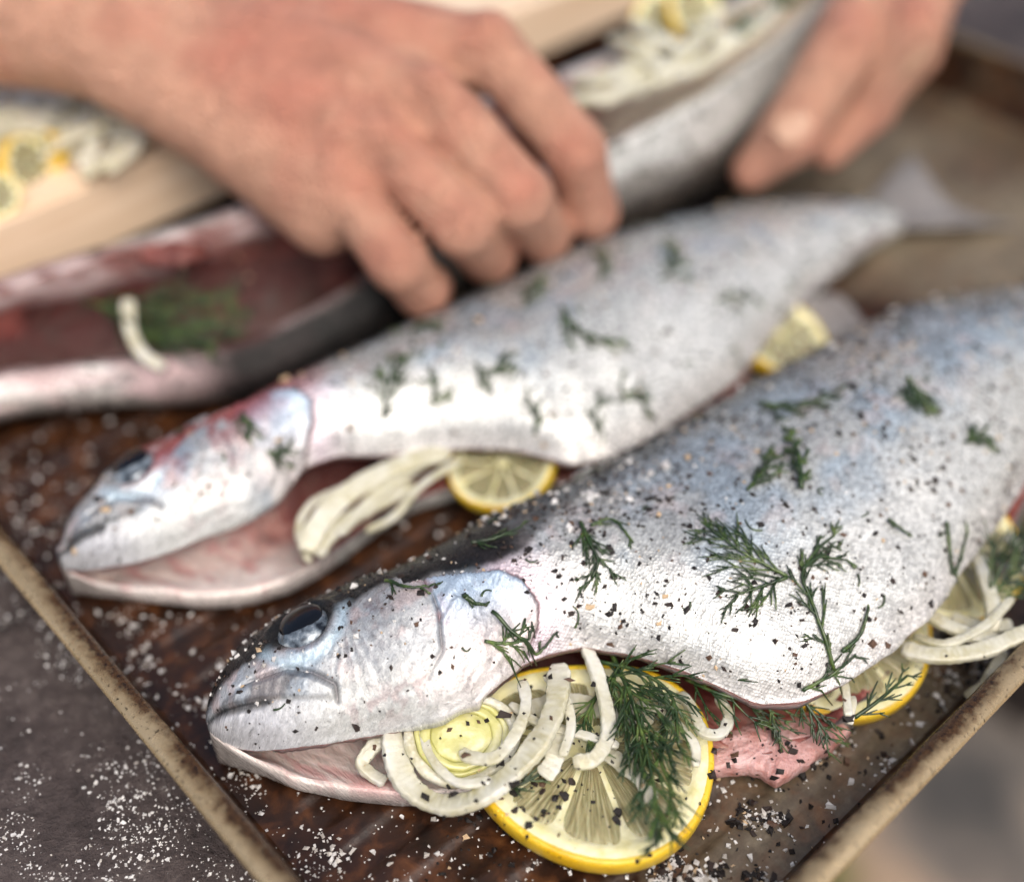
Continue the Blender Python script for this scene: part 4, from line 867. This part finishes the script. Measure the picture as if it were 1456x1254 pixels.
D([(1075, 575), (1130, 582), (1190, 560)], 'blurred dill stem along the front trout\'s back', 9, blen=.7, nb=8)
D([(1290, 540), (1302, 565), (1315, 580)], 'small blurred dill clump near the front trout\'s back at right', 10, blen=.7, nb=8, rad=.05)
D([(1372, 632), (1390, 622), (1405, 630)], 'small blurred dill clump at the right on the front trout\'s flank', 11, blen=.6, nb=9, rad=.05)
D([(690, 915), (725, 918), (752, 930)], 'dill sprig lying on the edge of the front trout\'s gill cover', 12, blen=.6, nb=6)
D([(700, 872), (730, 905), (760, 935), (790, 980)], 'long thin dill thread running over the gill cover edge', 14, blen=.4, nb=3, sub=1, lift=.1)
D([(548, 828), (580, 838), (620, 834)], 'thin dill stem on top of the front trout\'s dark head', 15, blen=.35, nb=4, sub=1)
D([(670, 775), (705, 768), (740, 752)], 'dark dill thread on the front trout\'s nape', 16, blen=.45, nb=4, sub=1)
D([(660, 850), (676, 862), (690, 864)], 'short thick dill leaf on the front trout\'s gill cover', 17, blen=.2, nb=2, sub=0, rad=.06)
D([(1345, 745), (1350, 790), (1356, 820), (1375, 760)], 'forked dill thread near the front trout\'s belly edge at right', 18, blen=.4, nb=4, sub=1)
D([(1262, 742), (1275, 752), (1292, 764)], 'single short dill leaf on the right of the front trout\'s flank', 19, blen=.15, nb=2, sub=0, rad=.05)
D([(1196, 930), (1222, 905), (1234, 868)], 'single curved dill leaf near the belly edge of the front trout', 20, blen=.2, nb=2, sub=0, rad=.045)
D([(1140, 985), (1185, 960), (1215, 935)], 'dill thread hanging at the lower belly edge of the front trout', 21, blen=.6, nb=5, sub=2)
# the bunch spilling from the belly onto the lemon
H = lambda l: [at(*p) for p in l]
dill(H([(870, 930, 2.3), (895, 985, 2.4), (915, 1050, 2.3), (930, 1120, 2.1), (938, 1180, 1.9)]), 'big dark dill bunch spilling from the belly over the big lemon slice', 31, blen=1.3, nb=18, rad=.05, up=(0, -.6, .8), sub=5)
dill(H([(850, 940, 2.3), (910, 955, 2.5), (955, 990, 2.4), (965, 1060, 2.2)]), 'dill sprig at the right side of the dill bunch under the belly', 32, blen=1.1, nb=14, rad=.05, up=(0, -.6, .8), sub=5)
dill(H([(840, 955, 2.2), (880, 975, 2.3), (900, 1030, 2.2), (905, 1085, 2.05)]), 'dill sprig at the left side of the dill bunch beside the hooked onion', 33, blen=1.2, nb=14, rad=.05, up=(0, -.6, .8), sub=5)
dill(H([(945, 1020, 2.2), (940, 1080, 2.1), (955, 1130, 2.0), (930, 1200, 1.75)]), 'dill tip hanging lowest over the big lemon slice\'s rind', 34, blen=.8, nb=9, rad=.045, up=(0, -.6, .8))
dill(H([(850, 985, 2.1), (830, 1030, 2.1), (845, 1060, 2.0)]), 'small dill sprig inside the hooked onion strip', 35, blen=.8, nb=8, up=(0, -.6, .8))
dill(H([(975, 965, 2.0), (1020, 985, 2.2), (1075, 1000, 2.0), (1120, 1010, 1.6)]), 'dill sprig along the belly edge above the pink flesh', 36, blen=1.1, nb=11, up=(0, -.6, .8))
dill(H([(1060, 1000, 1.7), (1090, 1015, 1.5), (1110, 1040, 1.3)]), 'small dill sprig resting on the pink flesh flap', 37, blen=.7, nb=7, up=(0, -.5, .9))
dill(H([(1135, 985, 1.9), (1160, 1020, 1.6), (1180, 1050, 1.25)]), 'dill sprig between the pink flesh and the lemon under the belly', 38, blen=.7, nb=8, up=(0, -.5, .9))
dill(H([(1215, 1020, 1.75), (1250, 995, 1.95), (1290, 960, 2.05)]), 'dill thread lying on the lemon slice under the belly', 39, blen=.6, nb=7, up=(0, -.5, .9), sub=2)
dill(H([(720, 1122, 1.75), (750, 1110, 1.75), (780, 1092, 1.8)]), 'pale dill sprig on the left of the big lemon slice', 40, blen=.5, nb=5, up=(0, -.3, 1), sub=2)
dill(H([(1400, 860, 1.9), (1435, 820, 2.2), (1470, 790, 2.3)]), 'dill bunch at the right picture edge behind the onion strips', 41, blen=1.3, nb=16, rad=.045, up=(0, -.5, .9), sub=5)
dill(H([(1395, 800, 1.8), (1430, 790, 2.0), (1480, 770, 2.0)]), 'dill sprig above the bunch at the right picture edge', 42, blen=1.2, nb=14, rad=.045, up=(0, -.5, .9))
# middle trout
DB = lambda px, label, seed, **kw: dill(on(px, KB), label, seed, **{**dict(drape=KB, rad=.046), **kw})
DB([(345, 590), (352, 605), (360, 618)], 'bright green dill bit on top of the middle trout\'s head', 51, blen=.5, nb=6)
DB([(380, 645), (400, 650), (412, 642)], 'green dill bit on the middle trout\'s gill cover', 52, blen=.5, nb=6)
DB([(545, 600), (550, 560), (570, 510)], 'dill sprig on the middle trout\'s shoulder', 53, blen=.9, nb=9)
DB([(585, 475), (605, 462), (620, 470)], 'small dill bit on the middle trout\'s back near the fingers', 54, blen=.5, nb=6)
DB([(800, 440), (815, 470), (850, 488), (890, 492)], 'bold dark dill sprig across the middle trout\'s flank', 55, blen=.6, nb=9, rad=.06)
DB([(610, 580), (622, 560), (612, 545)], 'dill tuft low on the middle trout\'s side', 56, blen=.6, nb=7)
DB([(675, 520), (695, 535), (720, 520)], 'dill tuft in the middle of the middle trout\'s flank', 57, blen=.7, nb=8)
DB([(745, 440), (755, 415), (770, 400)], 'dill bit on the middle trout\'s back below the fingertips', 58, blen=.7, nb=8)
DB([(850, 400), (860, 380), (855, 360)], 'dill bit on the middle trout\'s back right of the fingertips', 59, blen=.6, nb=7)
DB([(940, 400), (960, 380), (955, 350)], 'dill frond towards the tail on the middle trout\'s back', 60, blen=.7, nb=8)
DB([(880, 575), (895, 560), (915, 570)], 'dill tuft near the middle trout\'s belly edge', 61, blen=.6, nb=7)
DB([(850, 620), (845, 590), (860, 570)], 'dill thread at the middle trout\'s white belly', 62, blen=.5, nb=5)
DB([(760, 620), (765, 590), (750, 570)], 'dill thread above the belly opening of the middle trout', 63, blen=.5, nb=5)
DB([(1020, 430), (1050, 420), (1070, 425)], 'faint dill thread near the middle trout\'s tail end', 64, blen=.5, nb=5)
# rear trout stuffing
dill(H([(150, 440, 2.6), (200, 465, 2.5), (260, 480, 2.4), (330, 470, 2.4)]), 'dark dill bunch in the left opening of the rear trout', 71, blen=1.35, nb=24, rad=.06, up=(0, -.5, .9), sub=5)
dill(H([(120, 430, 2.9), (190, 440, 2.9), (270, 440, 2.9), (330, 430, 3.0)]), 'dark dill sprig across the upper part of the rear trout\'s left opening', 77, blen=1.3, nb=22, rad=.055, up=(0, -.5, .9), sub=5)
dill(H([(1010, 70, 7.0), (1040, 50, 7.3), (1070, 30, 7.2)]), 'dill tuft on the stuffing of the rear trout beside the lemon', 73, blen=1.0, nb=14, rad=.07, up=(0, -.3, 1))
dill(H([(1080, 20, 7.1), (1100, 8, 7.3), (1120, -5, 7.2)]), 'dill tuft at the top picture edge in the rear trout', 74, blen=.8, nb=10, rad=.07, up=(0, -.3, 1))

# chopped onion and lemon on the board
rs = np.random.default_rng(4)
for q in range(64):
    u, v = rs.uniform(-120, 215), rs.uniform(115, 238); v = max(v, 112 + max(0, u) * .25)
    h = pick(u, v, ['board_slab'])
    if h is None: continue
    a = rs.uniform(0, 6.3); d = np.array([math.cos(a), math.sin(a), 0]) * rs.uniform(.8, 1.8); z = .25 + .8 * rs.random()
    onion([h - d + [0, 0, z], h + np.array([-d[1], d[0], 0]) * rs.uniform(-.5, .5) + [0, 0, z + .15], h + d + [0, 0, z]], .6, .4, 'chopped white onion strip in the heap on the wooden board', 60 + q, group='onion heap on the board')
for q, (u, v, r_) in enumerate([(40, 250, .95), (0, 296, .75), (172, 150, .7), (75, 232, .7)]):
    h = pick(u, v, ['board_slab']); lemon_slice(h + [0, 0, .45], (.9 - .5 * q, -.5, .5), r_, .7, q, ['lemon piece on the board edge at far left', 'lemon piece at the left picture border on the board', 'small lemon piece beside the onion heap near the wrist', 'lemon piece behind another one in the onion heap'][q], 90 + q)
# ---------------------------------------------------------------- hands
def surface_nets(S, org, h):
    """Smooth mesh of the zero level of a grid of distances."""
    nx, ny, nz = S.shape; neg = S < 0
    cn = np.zeros((nx - 1, ny - 1, nz - 1), int); acc = np.zeros((nx - 1, ny - 1, nz - 1, 3))
    cor = [(i, j, k) for i in (0, 1) for j in (0, 1) for k in (0, 1)]
    sl = lambda o: tuple(slice(o[a], (nx, ny, nz)[a] - 1 + o[a]) for a in range(3))
    for a in cor:
        for ax in range(3):
            if a[ax] == 0:
                b = list(a); b[ax] = 1; b = tuple(b); sa, sb = S[sl(a)], S[sl(b)]; m = (sa < 0) != (sb < 0); t = np.where(m, sa / np.where(m, sa - sb, 1), 0)
                p = np.zeros(m.shape + (3,)); 
                for q in range(3): p[..., q] = a[q] + (t if q == ax else 0)
                acc += p * m[..., None]; cn += m
    act = cn > 0; idx = np.full(act.shape, -1); idx[act] = np.arange(act.sum())
    cell = np.argwhere(act); V = org + h * (cell + acc[act] / cn[act][:, None])
    F = []
    for ax in range(3):
        o = [0, 0, 0]; o[ax] = 1; a = neg[tuple(slice(0, S.shape[q] - o[q]) for q in range(3))]; b = neg[tuple(slice(o[q], None) for q in range(3))]
        e = np.argwhere(a != b); u, v = [(1, 2), (2, 0), (0, 1)][ax]
        e = e[(e[:, u] > 0) & (e[:, v] > 0) & (e[:, u] < S.shape[u] - 1) & (e[:, v] < S.shape[v] - 1)]
        fl = a[tuple(e.T)]; du = np.eye(3, dtype=int)[u]; dv = np.eye(3, dtype=int)[v]
        q = np.stack([idx[tuple((e - du - dv).T)], idx[tuple((e - dv).T)], idx[tuple(e.T)], idx[tuple((e - du).T)]], 1)
        q[~fl] = q[~fl][:, ::-1]; F.append(q)
    F = np.concatenate(F); return V, F[(F >= 0).all(1)]
def sd_cone(P, a, b, ra, rb, flat=None):
    a = np.asarray(a, float); b = np.asarray(b, float); e = b - a; d = P - a; h = np.clip((d @ e) / (e @ e), 0, 1)
    return np.linalg.norm(d - h[..., None] * e, axis=-1) - (ra + (rb - ra) * h)
def smin(a, b, k):
    h = np.clip(.5 + .5 * (b - a) / k, 0, 1); return b + (a - b) * h - k * h * (1 - h)
def build_hand(groups, lo, hi, h, knuckles, name, parent, label):
    """groups: list of (blend, [(a, b, ra, rb), ...]); each group is one finger or the palm."""
    g = [np.arange(lo[k], hi[k], h) for k in range(3)]; P = np.stack(np.meshgrid(*g, indexing='ij'), -1); D_ = None
    for kk, k0, prims in groups:
        s = None
        for a, b, ra, rb in prims:
            d = sd_cone(P, a, b, ra, rb); s = d if s is None else smin(s, d, k0)
        D_ = s if D_ is None else smin(D_, s, kk)
    for (p, r, amt) in knuckles:   # bumps (+) and creases (-)
        D_ = D_ - amt * np.exp(-(np.linalg.norm(P - p, axis=-1) / r) ** 2)
    D_ = D_ + .10 * (fbm(P[..., 0] * 1.1 + P[..., 2] * .5, P[..., 1] * 1.6 + P[..., 2] * .4, 5, 4) - .5)
    V, F = surface_nets(D_, np.array(lo), h)
    base = np.array(lin(203, 155, 130)); red = np.array(lin(184, 112, 94)); c = np.repeat(base[None], len(V), 0)
    for (p, r, amt) in knuckles:
        if amt > 0: c = mixc(c, red, .45 * np.exp(-(np.linalg.norm(V - p, axis=1) / (r * 1.5)) ** 2))
    c = mixc(c, red, .35 * sstep(6.0, 3.0, V[:, 2])); c = mixc(c, red, .3 * sstep(.5, .7, fbm(V[:, 0] * .7, V[:, 1] * .7 + V[:, 2] * .3, 8)))
    o = obj(name, V, F, M['human'], parent, col=c); o['label'] = label; return o
person = thing('person', 'bare hands of a person pressing open the rear trout', 'person', (0, 62, 0))
FING = {'little': [(489, 272, 6.6), (566, 372, 5.2), (600, 412, 3.6)], 'ring': [(550, 208, 7.8), (656, 318, 6.0), (694, 362, 3.8)],
        'middle': [(622, 140, 8.8), (740, 282, 6.4), (772, 334, 4.0)], 'index': [(694, 66, 9.5), (818, 215, 6.9), (840, 302, 4.2)]}
RAD = {'little': (.98, .98, .90), 'ring': (1.02, 1.04, .94), 'middle': (1.06, 1.06, .96), 'index': (1.06, 1.04, .95)}
J = {k: [at(*p) for p in v] for k, v in FING.items()}
w0 = at(190, 40, 9.2); fore = at(-330, -60, 10.5)
palm = [(fore, w0 + [-1, 0, 0], 3.0, 2.4)]
offs = {'little': (0.3, -1.5, -.7), 'ring': (.8, -.5, 0), 'middle': (1.0, .6, .4), 'index': (1.0, 1.7, .3)}
for k in J: palm.append((w0 + np.array(offs[k]), J[k][0] + [0, 0, -.25], 1.75, 1.15))
palm.append((w0 + [1.5, -1.2, -1.6], J['little'][0] + [-.8, .2, -1.2], 1.6, 1.2)); palm.append((w0 + [2, 1.0, -1.2], J['middle'][0] + [-1, 1, -1.6], 1.7, 1.3))
groups = [(.6, .9, palm)]
kn = []
for k, j in J.items():
    r = RAD[k]; tip = j[2] + (j[2] - j[1]) * .12
    groups.append((.14, .25, [(j[0], j[1], r[0], r[1]), (j[1], j[2], r[1] * .98, r[2]), (j[2], tip + [.1, 1.0, -.5], r[2], .8)]))
    kn += [(j[0] + [0, -.2, .95], .7, .24), (j[1] + [0, -.5, .6], .6, .08)]
mid = lambda a, b: (J[a][0] + J[b][0]) / 2
for a, b in (('little', 'ring'), ('ring', 'middle'), ('middle', 'index')): kn.append((mid(a, b) + [.2, -.6, .6], .85, -.36))
for k in ('little', 'ring', 'middle', 'index'):   # tendons fading back from each knuckle
    for t in (.25, .4, .55): kn.append((J[k][0] * (1 - t) + w0 * t + [0, 0, 1.35], .7, .11))
th = [w0 + [2.5, 2.4, -.4], at(560, 60, 6.5), at(700, 110, 5.2), at(770, 150, 4.4)]
groups.append((.6, .4, [(th[0], th[1], 1.7, 1.35), (th[1], th[2], 1.3, 1.1), (th[2], th[3], 1.1, .85)]))
build_hand(groups, (-31, 28.5, 1.6), (6.5, 52, 14.5), .2, kn, 'hand', person, 'bare hand reaching in from the left with curled fingers')
# the other hand: fingers come down from the right, gripping the trout's tail end
F2 = {'index': [(1290, -110, 9.5), (1195, 70, 7.0), (1120, 195, 4.6), (1068, 244, 3.2)], 'middle': [(1350, -100, 9.3), (1295, 40, 7.6), (1235, 150, 4.6), (1178, 212, 3.2)], 'ring': [(1420, -110, 8.6), (1325, -20, 7.6), (1300, 75, 6.0), (1262, 130, 4.6)]}
R2 = {'index': (1.35, 1.25, 1.15, .75), 'middle': (1.35, 1.2, 1.05, .8), 'ring': (1.25, 1.1, 1.0, .8)}
J2 = {k: [at(*p) for p in v] for k, v in F2.items()}; groups = []; kn = []
w2 = at(1420, -330, 12)
groups.append((.6, .9, [(w2, j[0], 2.2, 1.5) for j in J2.values()]))
for k, j in J2.items():
    r = R2[k]; groups.append((.28, .2, [(j[q], j[q + 1], r[q], r[q + 1]) for q in range(3)])); kn += [(j[1] + [0, -.5, .8], .7, .10), (j[2] + [0, -.4, .5], .6, .06)]
hand2 = build_hand(groups, (5.5, 38, 1.5), (27, 72, 17), .2, kn, 'hand', person, 'other bare hand gripping the trout from the upper right')
def nail(c, n, t, wd, ln):
    n = np.asarray(n, float); n /= np.linalg.norm(n); t = np.asarray(t, float); t = t - n * (t @ n); t /= np.linalg.norm(t); s = np.cross(t, n); V = []
    for i in range(9):
        a = i / 8 * 2 - 1
        for j_ in range(9):
            b = j_ / 8 * 2 - 1; k = math.sqrt(max(0, 1 - abs(b) ** 4 * .8)); V.append(c + s * (a * wd * k) + t * b * ln - n * (.28 * a * a * wd) + n * .06)
    V = np.array(V); V2 = V - n * .08; F = grid_faces(9, 9, False).tolist(); F += [[i + 81 for i in f[::-1]] for f in F]
    return np.vstack([V, V2]), F
def on_hand(u, v, o):
    mw = np.array(o.matrix_world); me = o.data; V = np.zeros(len(me.vertices) * 3); me.vertices.foreach_get('co', V); V = V.reshape(-1, 3) / CM + BASE[o.name]
    bv = bvh_of(V, [list(p.vertices) for p in me.polygons]); d = _r * (u - 728) / F_PX + _u * (627 - v) / F_PX + _f; h, n, i, t = bv.ray_cast(Vector(_c), Vector(d).normalized())
    n = np.array(n); return np.array(h), (n if n @ d < 0 else -n)
for (u, v), (a, b), wd, ln in (((1126, 178), ('index', 2), .6, .72), ((1308, 88), ('ring', 2), .55, .7)):
    h, n = on_hand(u, v, hand2); V, F = nail(h, n, J2[a][3] - J2[a][2], wd, ln); obj('fingernail', V, F, M['nail'], hand2)
# ---------------------------------------------------------------- salt, pepper and clipped dill
OCT = np.array([(1, 0, 0), (-1, 0, 0), (0, 1, 0), (0, -1, 0), (0, 0, 1), (0, 0, -1)], float); OCF = [(0, 2, 4), (2, 1, 4), (1, 3, 4), (3, 0, 4), (2, 0, 5), (1, 2, 5), (3, 1, 5), (0, 3, 5)]
CUB = np.array([(x, y, z) for x in (-1, 1) for y in (-1, 1) for z in (-1, 1)], float) * .75; CUF = [(0, 1, 3, 2), (4, 6, 7, 5), (0, 4, 5, 1), (2, 3, 7, 6), (0, 2, 6, 4), (1, 5, 7, 3)]
def chunk(rs, p, n, r, flat=.6, cube=False):
    n = n / np.linalg.norm(n); a = rs.normal(size=3); a -= n * (a @ n); a /= np.linalg.norm(a) + 1e-9; b = np.cross(n, a)
    B = (CUB if cube else OCT) * rs.uniform(.65, 1.25, (8 if cube else 6, 1)); B = B + rs.normal(0, .26 if cube else .16, B.shape); B = B * [r * rs.uniform(.8, 1.5), r * rs.uniform(.7, 1.1), r * flat]
    return p + B[:, :1] * a + B[:, 1:2] * b + B[:, 2:] * n + n * r * flat * .55, (CUF if cube else OCF)
PEP = [lin(24, 18, 16), lin(44, 32, 27), lin(88, 64, 48), lin(196, 170, 136)]
SALT = [lin(244, 243, 240), lin(226, 224, 220), lin(205, 200, 192)]
def scatter(name, label, cat, pts, pal, prob, mat, seed, size, flat=.6, mixed=None):
    rs = np.random.default_rng(seed); parts = []; cols = []
    for p, n in pts:
        r = float(np.clip(rs.lognormal(math.log(size), .6), size * .35, size * 2.7)); V, F = chunk(rs, p, n, r, flat, rs.random() < .45); parts.append((V, F)); cols.append(np.repeat(np.array([pal[rs.choice(len(pal), p=prob)]]), len(V), 0))
    V, F = join(parts); o = obj(name, V, F, M[mat], smooth=False, col=np.vstack(cols)); return tag(o, label, cat, kind='stuff')
def sprinkle_px(n, seed, box, keys, hit, dens):
    """Random spots inside a patch, kept by a density, laid on the surface under them."""
    rs = np.random.default_rng(seed); out = []
    while len(out) < n:
        u, v = rs.uniform(box[0], box[2]), rs.uniform(box[1], box[3])
        if rs.random() > dens(u, v): continue
        d = _r * (u - 728) / F_PX + _u * (627 - v) / F_PX + _f; h, nn, t, k = cast(_c, d / np.linalg.norm(d))
        if h is None or k not in hit: n -= .2; continue
        out.append((h, nn if nn[2] > 0 else -nn))
    return out
def fish_spots(n, seed, W, X, Y, nout, dens):
    """Random spots on the upper flank, by skin coordinates."""
    rs = np.random.default_rng(seed); out = []; Nn = grid_normals(W); jr = np.argmax(Y[:, :nout], axis=1)
    xmax = X[-1, 0]
    while len(out) < n:
        x = rs.uniform(.3, xmax); i = int(np.searchsorted(X[:, 0], x)); i = min(max(i, 1), len(X) - 2); j = rs.integers(2, jr[i])
        seg = np.linalg.norm(W[i, j + 1] - W[i, j]); 
        if rs.random() > dens(X[i, j], Y[i, j], j / jr[i]): continue
        nn = Nn[i, j]; out.append((W[i, j], nn if nn[2] > 0 else -nn))
    return out
def densA(x, y, t):
    c = float(fbm(np.array(x * .55 + 3), np.array(y * .55 + 50), 33, 3)); up = t ** .8
    d = .25 + .9 * up; d *= .35 + 1.6 * max(0, c - .3)
    if x < 8.4: d *= .22
    elif t > .62 and x < 15: d *= 2.2
    return min(d, 1)
ptsA = fish_spots(5600, 11, WA, XA, YA, nA[0], densA)
scatter('cracked_pepper', 'fine cracked black pepper sprinkled over the front trout', 'pepper', ptsA, PEP, [.5, .28, .12, .10], 'pepper', 1, .029, .6)
ptsB = fish_spots(1500, 12, WB, XB, YB, nB[0], lambda x, y, t: (.3 + .7 * t) * (1 if x > 7 else .6))
scatter('cracked_pepper', 'cracked pepper sprinkled over the middle trout', 'pepper', ptsB, PEP, [.5, .28, .12, .10], 'pepper', 2, .036, .6)
ptsS = fish_spots(330, 13, WA, XA, YA, nA[0], lambda x, y, t: (.7 * t if x < 8.4 else (.95 if t > .6 and x < 15 else .1)))
scatter('coarse_salt', 'coarse salt grains on the front trout\'s head and back', 'salt', ptsS, SALT, [.5, .3, .2], 'salt', 3, .042, .8)
# bigger flakes one can pick out
rs = np.random.default_rng(21)
big = fish_spots(110, 14, WA, XA, YA, nA[0], lambda x, y, t: (.9 if 8 < x < 21 else .25))
for p, n in big:
    V, F = chunk(rs, p, n, rs.uniform(.05, .10), .5, rs.random() < .5); o = obj('pepper_flake', V, F, M['pepper'], smooth=False, col=np.repeat(np.array([PEP[rs.choice(3, p=[.6, .3, .1])]]), len(V), 0)); tag(o, 'coarse dark pepper flake stuck to the front trout\'s skin', 'pepper flake', 'coarse pepper flakes on the front trout')
# clipped dill threads on both trout
for W, X, Y, nn_, nm, cnt, sd, grp in ((WA, XA, YA, nA[0], 'front', 34, 15, KA), (WB, XB, YB, nB[0], 'middle', 46, 16, KB)):
    for q, (p, n) in enumerate(fish_spots(cnt, sd, W, X, Y, nn_, lambda x, y, t: .9 if x > 8 else .35)):
        a = rs.uniform(0, 6.3); L = rs.uniform(.2, .55); d = np.array([math.cos(a), math.sin(a), 0]); b = np.array([-d[1], d[0], 0]) * rs.uniform(-.15, .15)
        pts = []
        for s in (-1, -.4, .3, 1):
            xy = p + d * L * s * .5 + b * (1 - s * s); h, n_, k_ = drop(xy[0], xy[1], [grp[0]])
            if h is not None: pts.append(h + n_ * .03)
        if len(pts) < 3: continue
        V, F = tube(catmull(pts, 8), .035 if nm == 'front' else .055, .02); o = obj('dill_clipping', V, F, M['dill']); tag(o, f'short clipped dill thread stuck to the {nm} trout', 'dill', f'dill clippings on the {nm} trout')
# salt on the table
def dt(u, v):
    c = float(fbm(np.array(u / 85.), np.array(v / 85.), 44, 5)); return min(1, max(.03, (c - .36) * 3.5)) * (.35 + .65 * float(sstep(650, 900, v)))
pts = sprinkle_px(5200, 31, (-250, 640, 430, 1330), None, ('table_top',), dt)
scatter('coarse_salt', 'coarse white salt scattered on the dark table left of the tray', 'salt', pts, SALT, [.6, .3, .1], 'salt', 5, .019, .75)
def dr(u, v):
    c = float(fbm(np.array(u / 60.), np.array(v / 60.), 47, 4)); a, b = to_tray(*at(u, v, .2)[:2]); w_ = math.exp(-((b - 1.9) / 1.1) ** 2); return min(1, .035 + 6 * w_ * max(0, c - .47))
pts = sprinkle_px(2300, 32, (600, 900, 1470, 1300), None, ('tray_floor', 'tray_wall'), dr)
scatter('salt_and_pepper', 'heap of coarse salt and pepper along the tray wall at lower right', 'seasoning', pts[::2], SALT, [.3, .4, .3], 'salt', 6, .033, .8)
scatter('cracked_pepper', 'cracked pepper mixed into the salt along the tray wall at lower right', 'pepper', pts[1::2], PEP, [.6, .25, .1, .05], 'pepper', 7, .042, .7)
def dl(u, v):
    c = float(fbm(np.array(u / 40.), np.array(v / 40.), 49, 3)); a, b = to_tray(*at(u, v, .2)[:2]); return min(1, .10 + 1.8 * math.exp(-((a - 1.6) / .8) ** 2) * max(0, c - .38) * 2)
pts = sprinkle_px(950, 33, (0, 560, 900, 1254), None, ('tray_floor', 'tray_wall'), dl)
scatter('coarse_salt', 'coarse salt grains strewn in the tray around the two trout heads', 'salt', pts, SALT, [.35, .35, .3], 'salt', 8, .027, .75)
# pepper on the lemon, onion and flesh in front
def merged(key, pred):
    parts = []
    for o in bpy.data.objects:
        if o.type == 'MESH' and pred(o):
            me = o.data; V = np.zeros(len(me.vertices) * 3); me.vertices.foreach_get('co', V); parts.append((V.reshape(-1, 3) / CM + BASE[o.name], [list(p.vertices) for p in me.polygons]))
    V, F = join(parts); SURF[key] = bvh_of(V, F)
merged('stuffing', lambda o: (o.parent and (o.parent.name in ('lemon_slice', 'lemon_slice.001', 'leek_slice') or o.name == 'belly_flap')) or (o.name.startswith('onion_strip') and BASE[o.name][1] < 24))
def dlm(u, v): return .9 * math.exp(-((u - 770) / 70) ** 2 - ((v - 1140) / 40) ** 2) + .10 + .3 * (u > 1010 and v > 1000)
pts = sprinkle_px(330, 61, (500, 930, 1456, 1250), None, ('stuffing',), dlm)
scatter('cracked_pepper', 'cracked pepper on the lemon, onion and pink flesh in front', 'pepper', pts, PEP, [.6, .25, .1, .05], 'pepper', 9, .042, .6)
pts = sprinkle_px(420, 62, (-60, 0, 1180, 600), None, ('C',), lambda u, v: .8 if u > 780 or v > 300 else .5)
scatter('cracked_pepper', 'cracked pepper on the rear trout under the hands', 'pepper', pts, PEP, [.5, .3, .15, .05], 'pepper', 10, .05, .6)
for q, (u, v) in enumerate([(880, 210), (925, 190), (960, 175), (1005, 165), (1040, 120), (905, 245), (980, 215)]):
    h = pick(u, v, ['C'])
    if h is not None:
        d = np.array([.5 - .15 * q, .25, .1]); V, F = tube(catmull([h - d * .5 + [0, -.06, .06], h + [.05, -.08, .1], h + d * .5 + [0, -.06, .06]], 8), .06, .03); o = obj('dill_clipping', V, F, M['dill']); tag(o, 'short dill thread stuck to the grey side of the rear trout between the hands', 'dill', 'dill clippings on the rear trout')
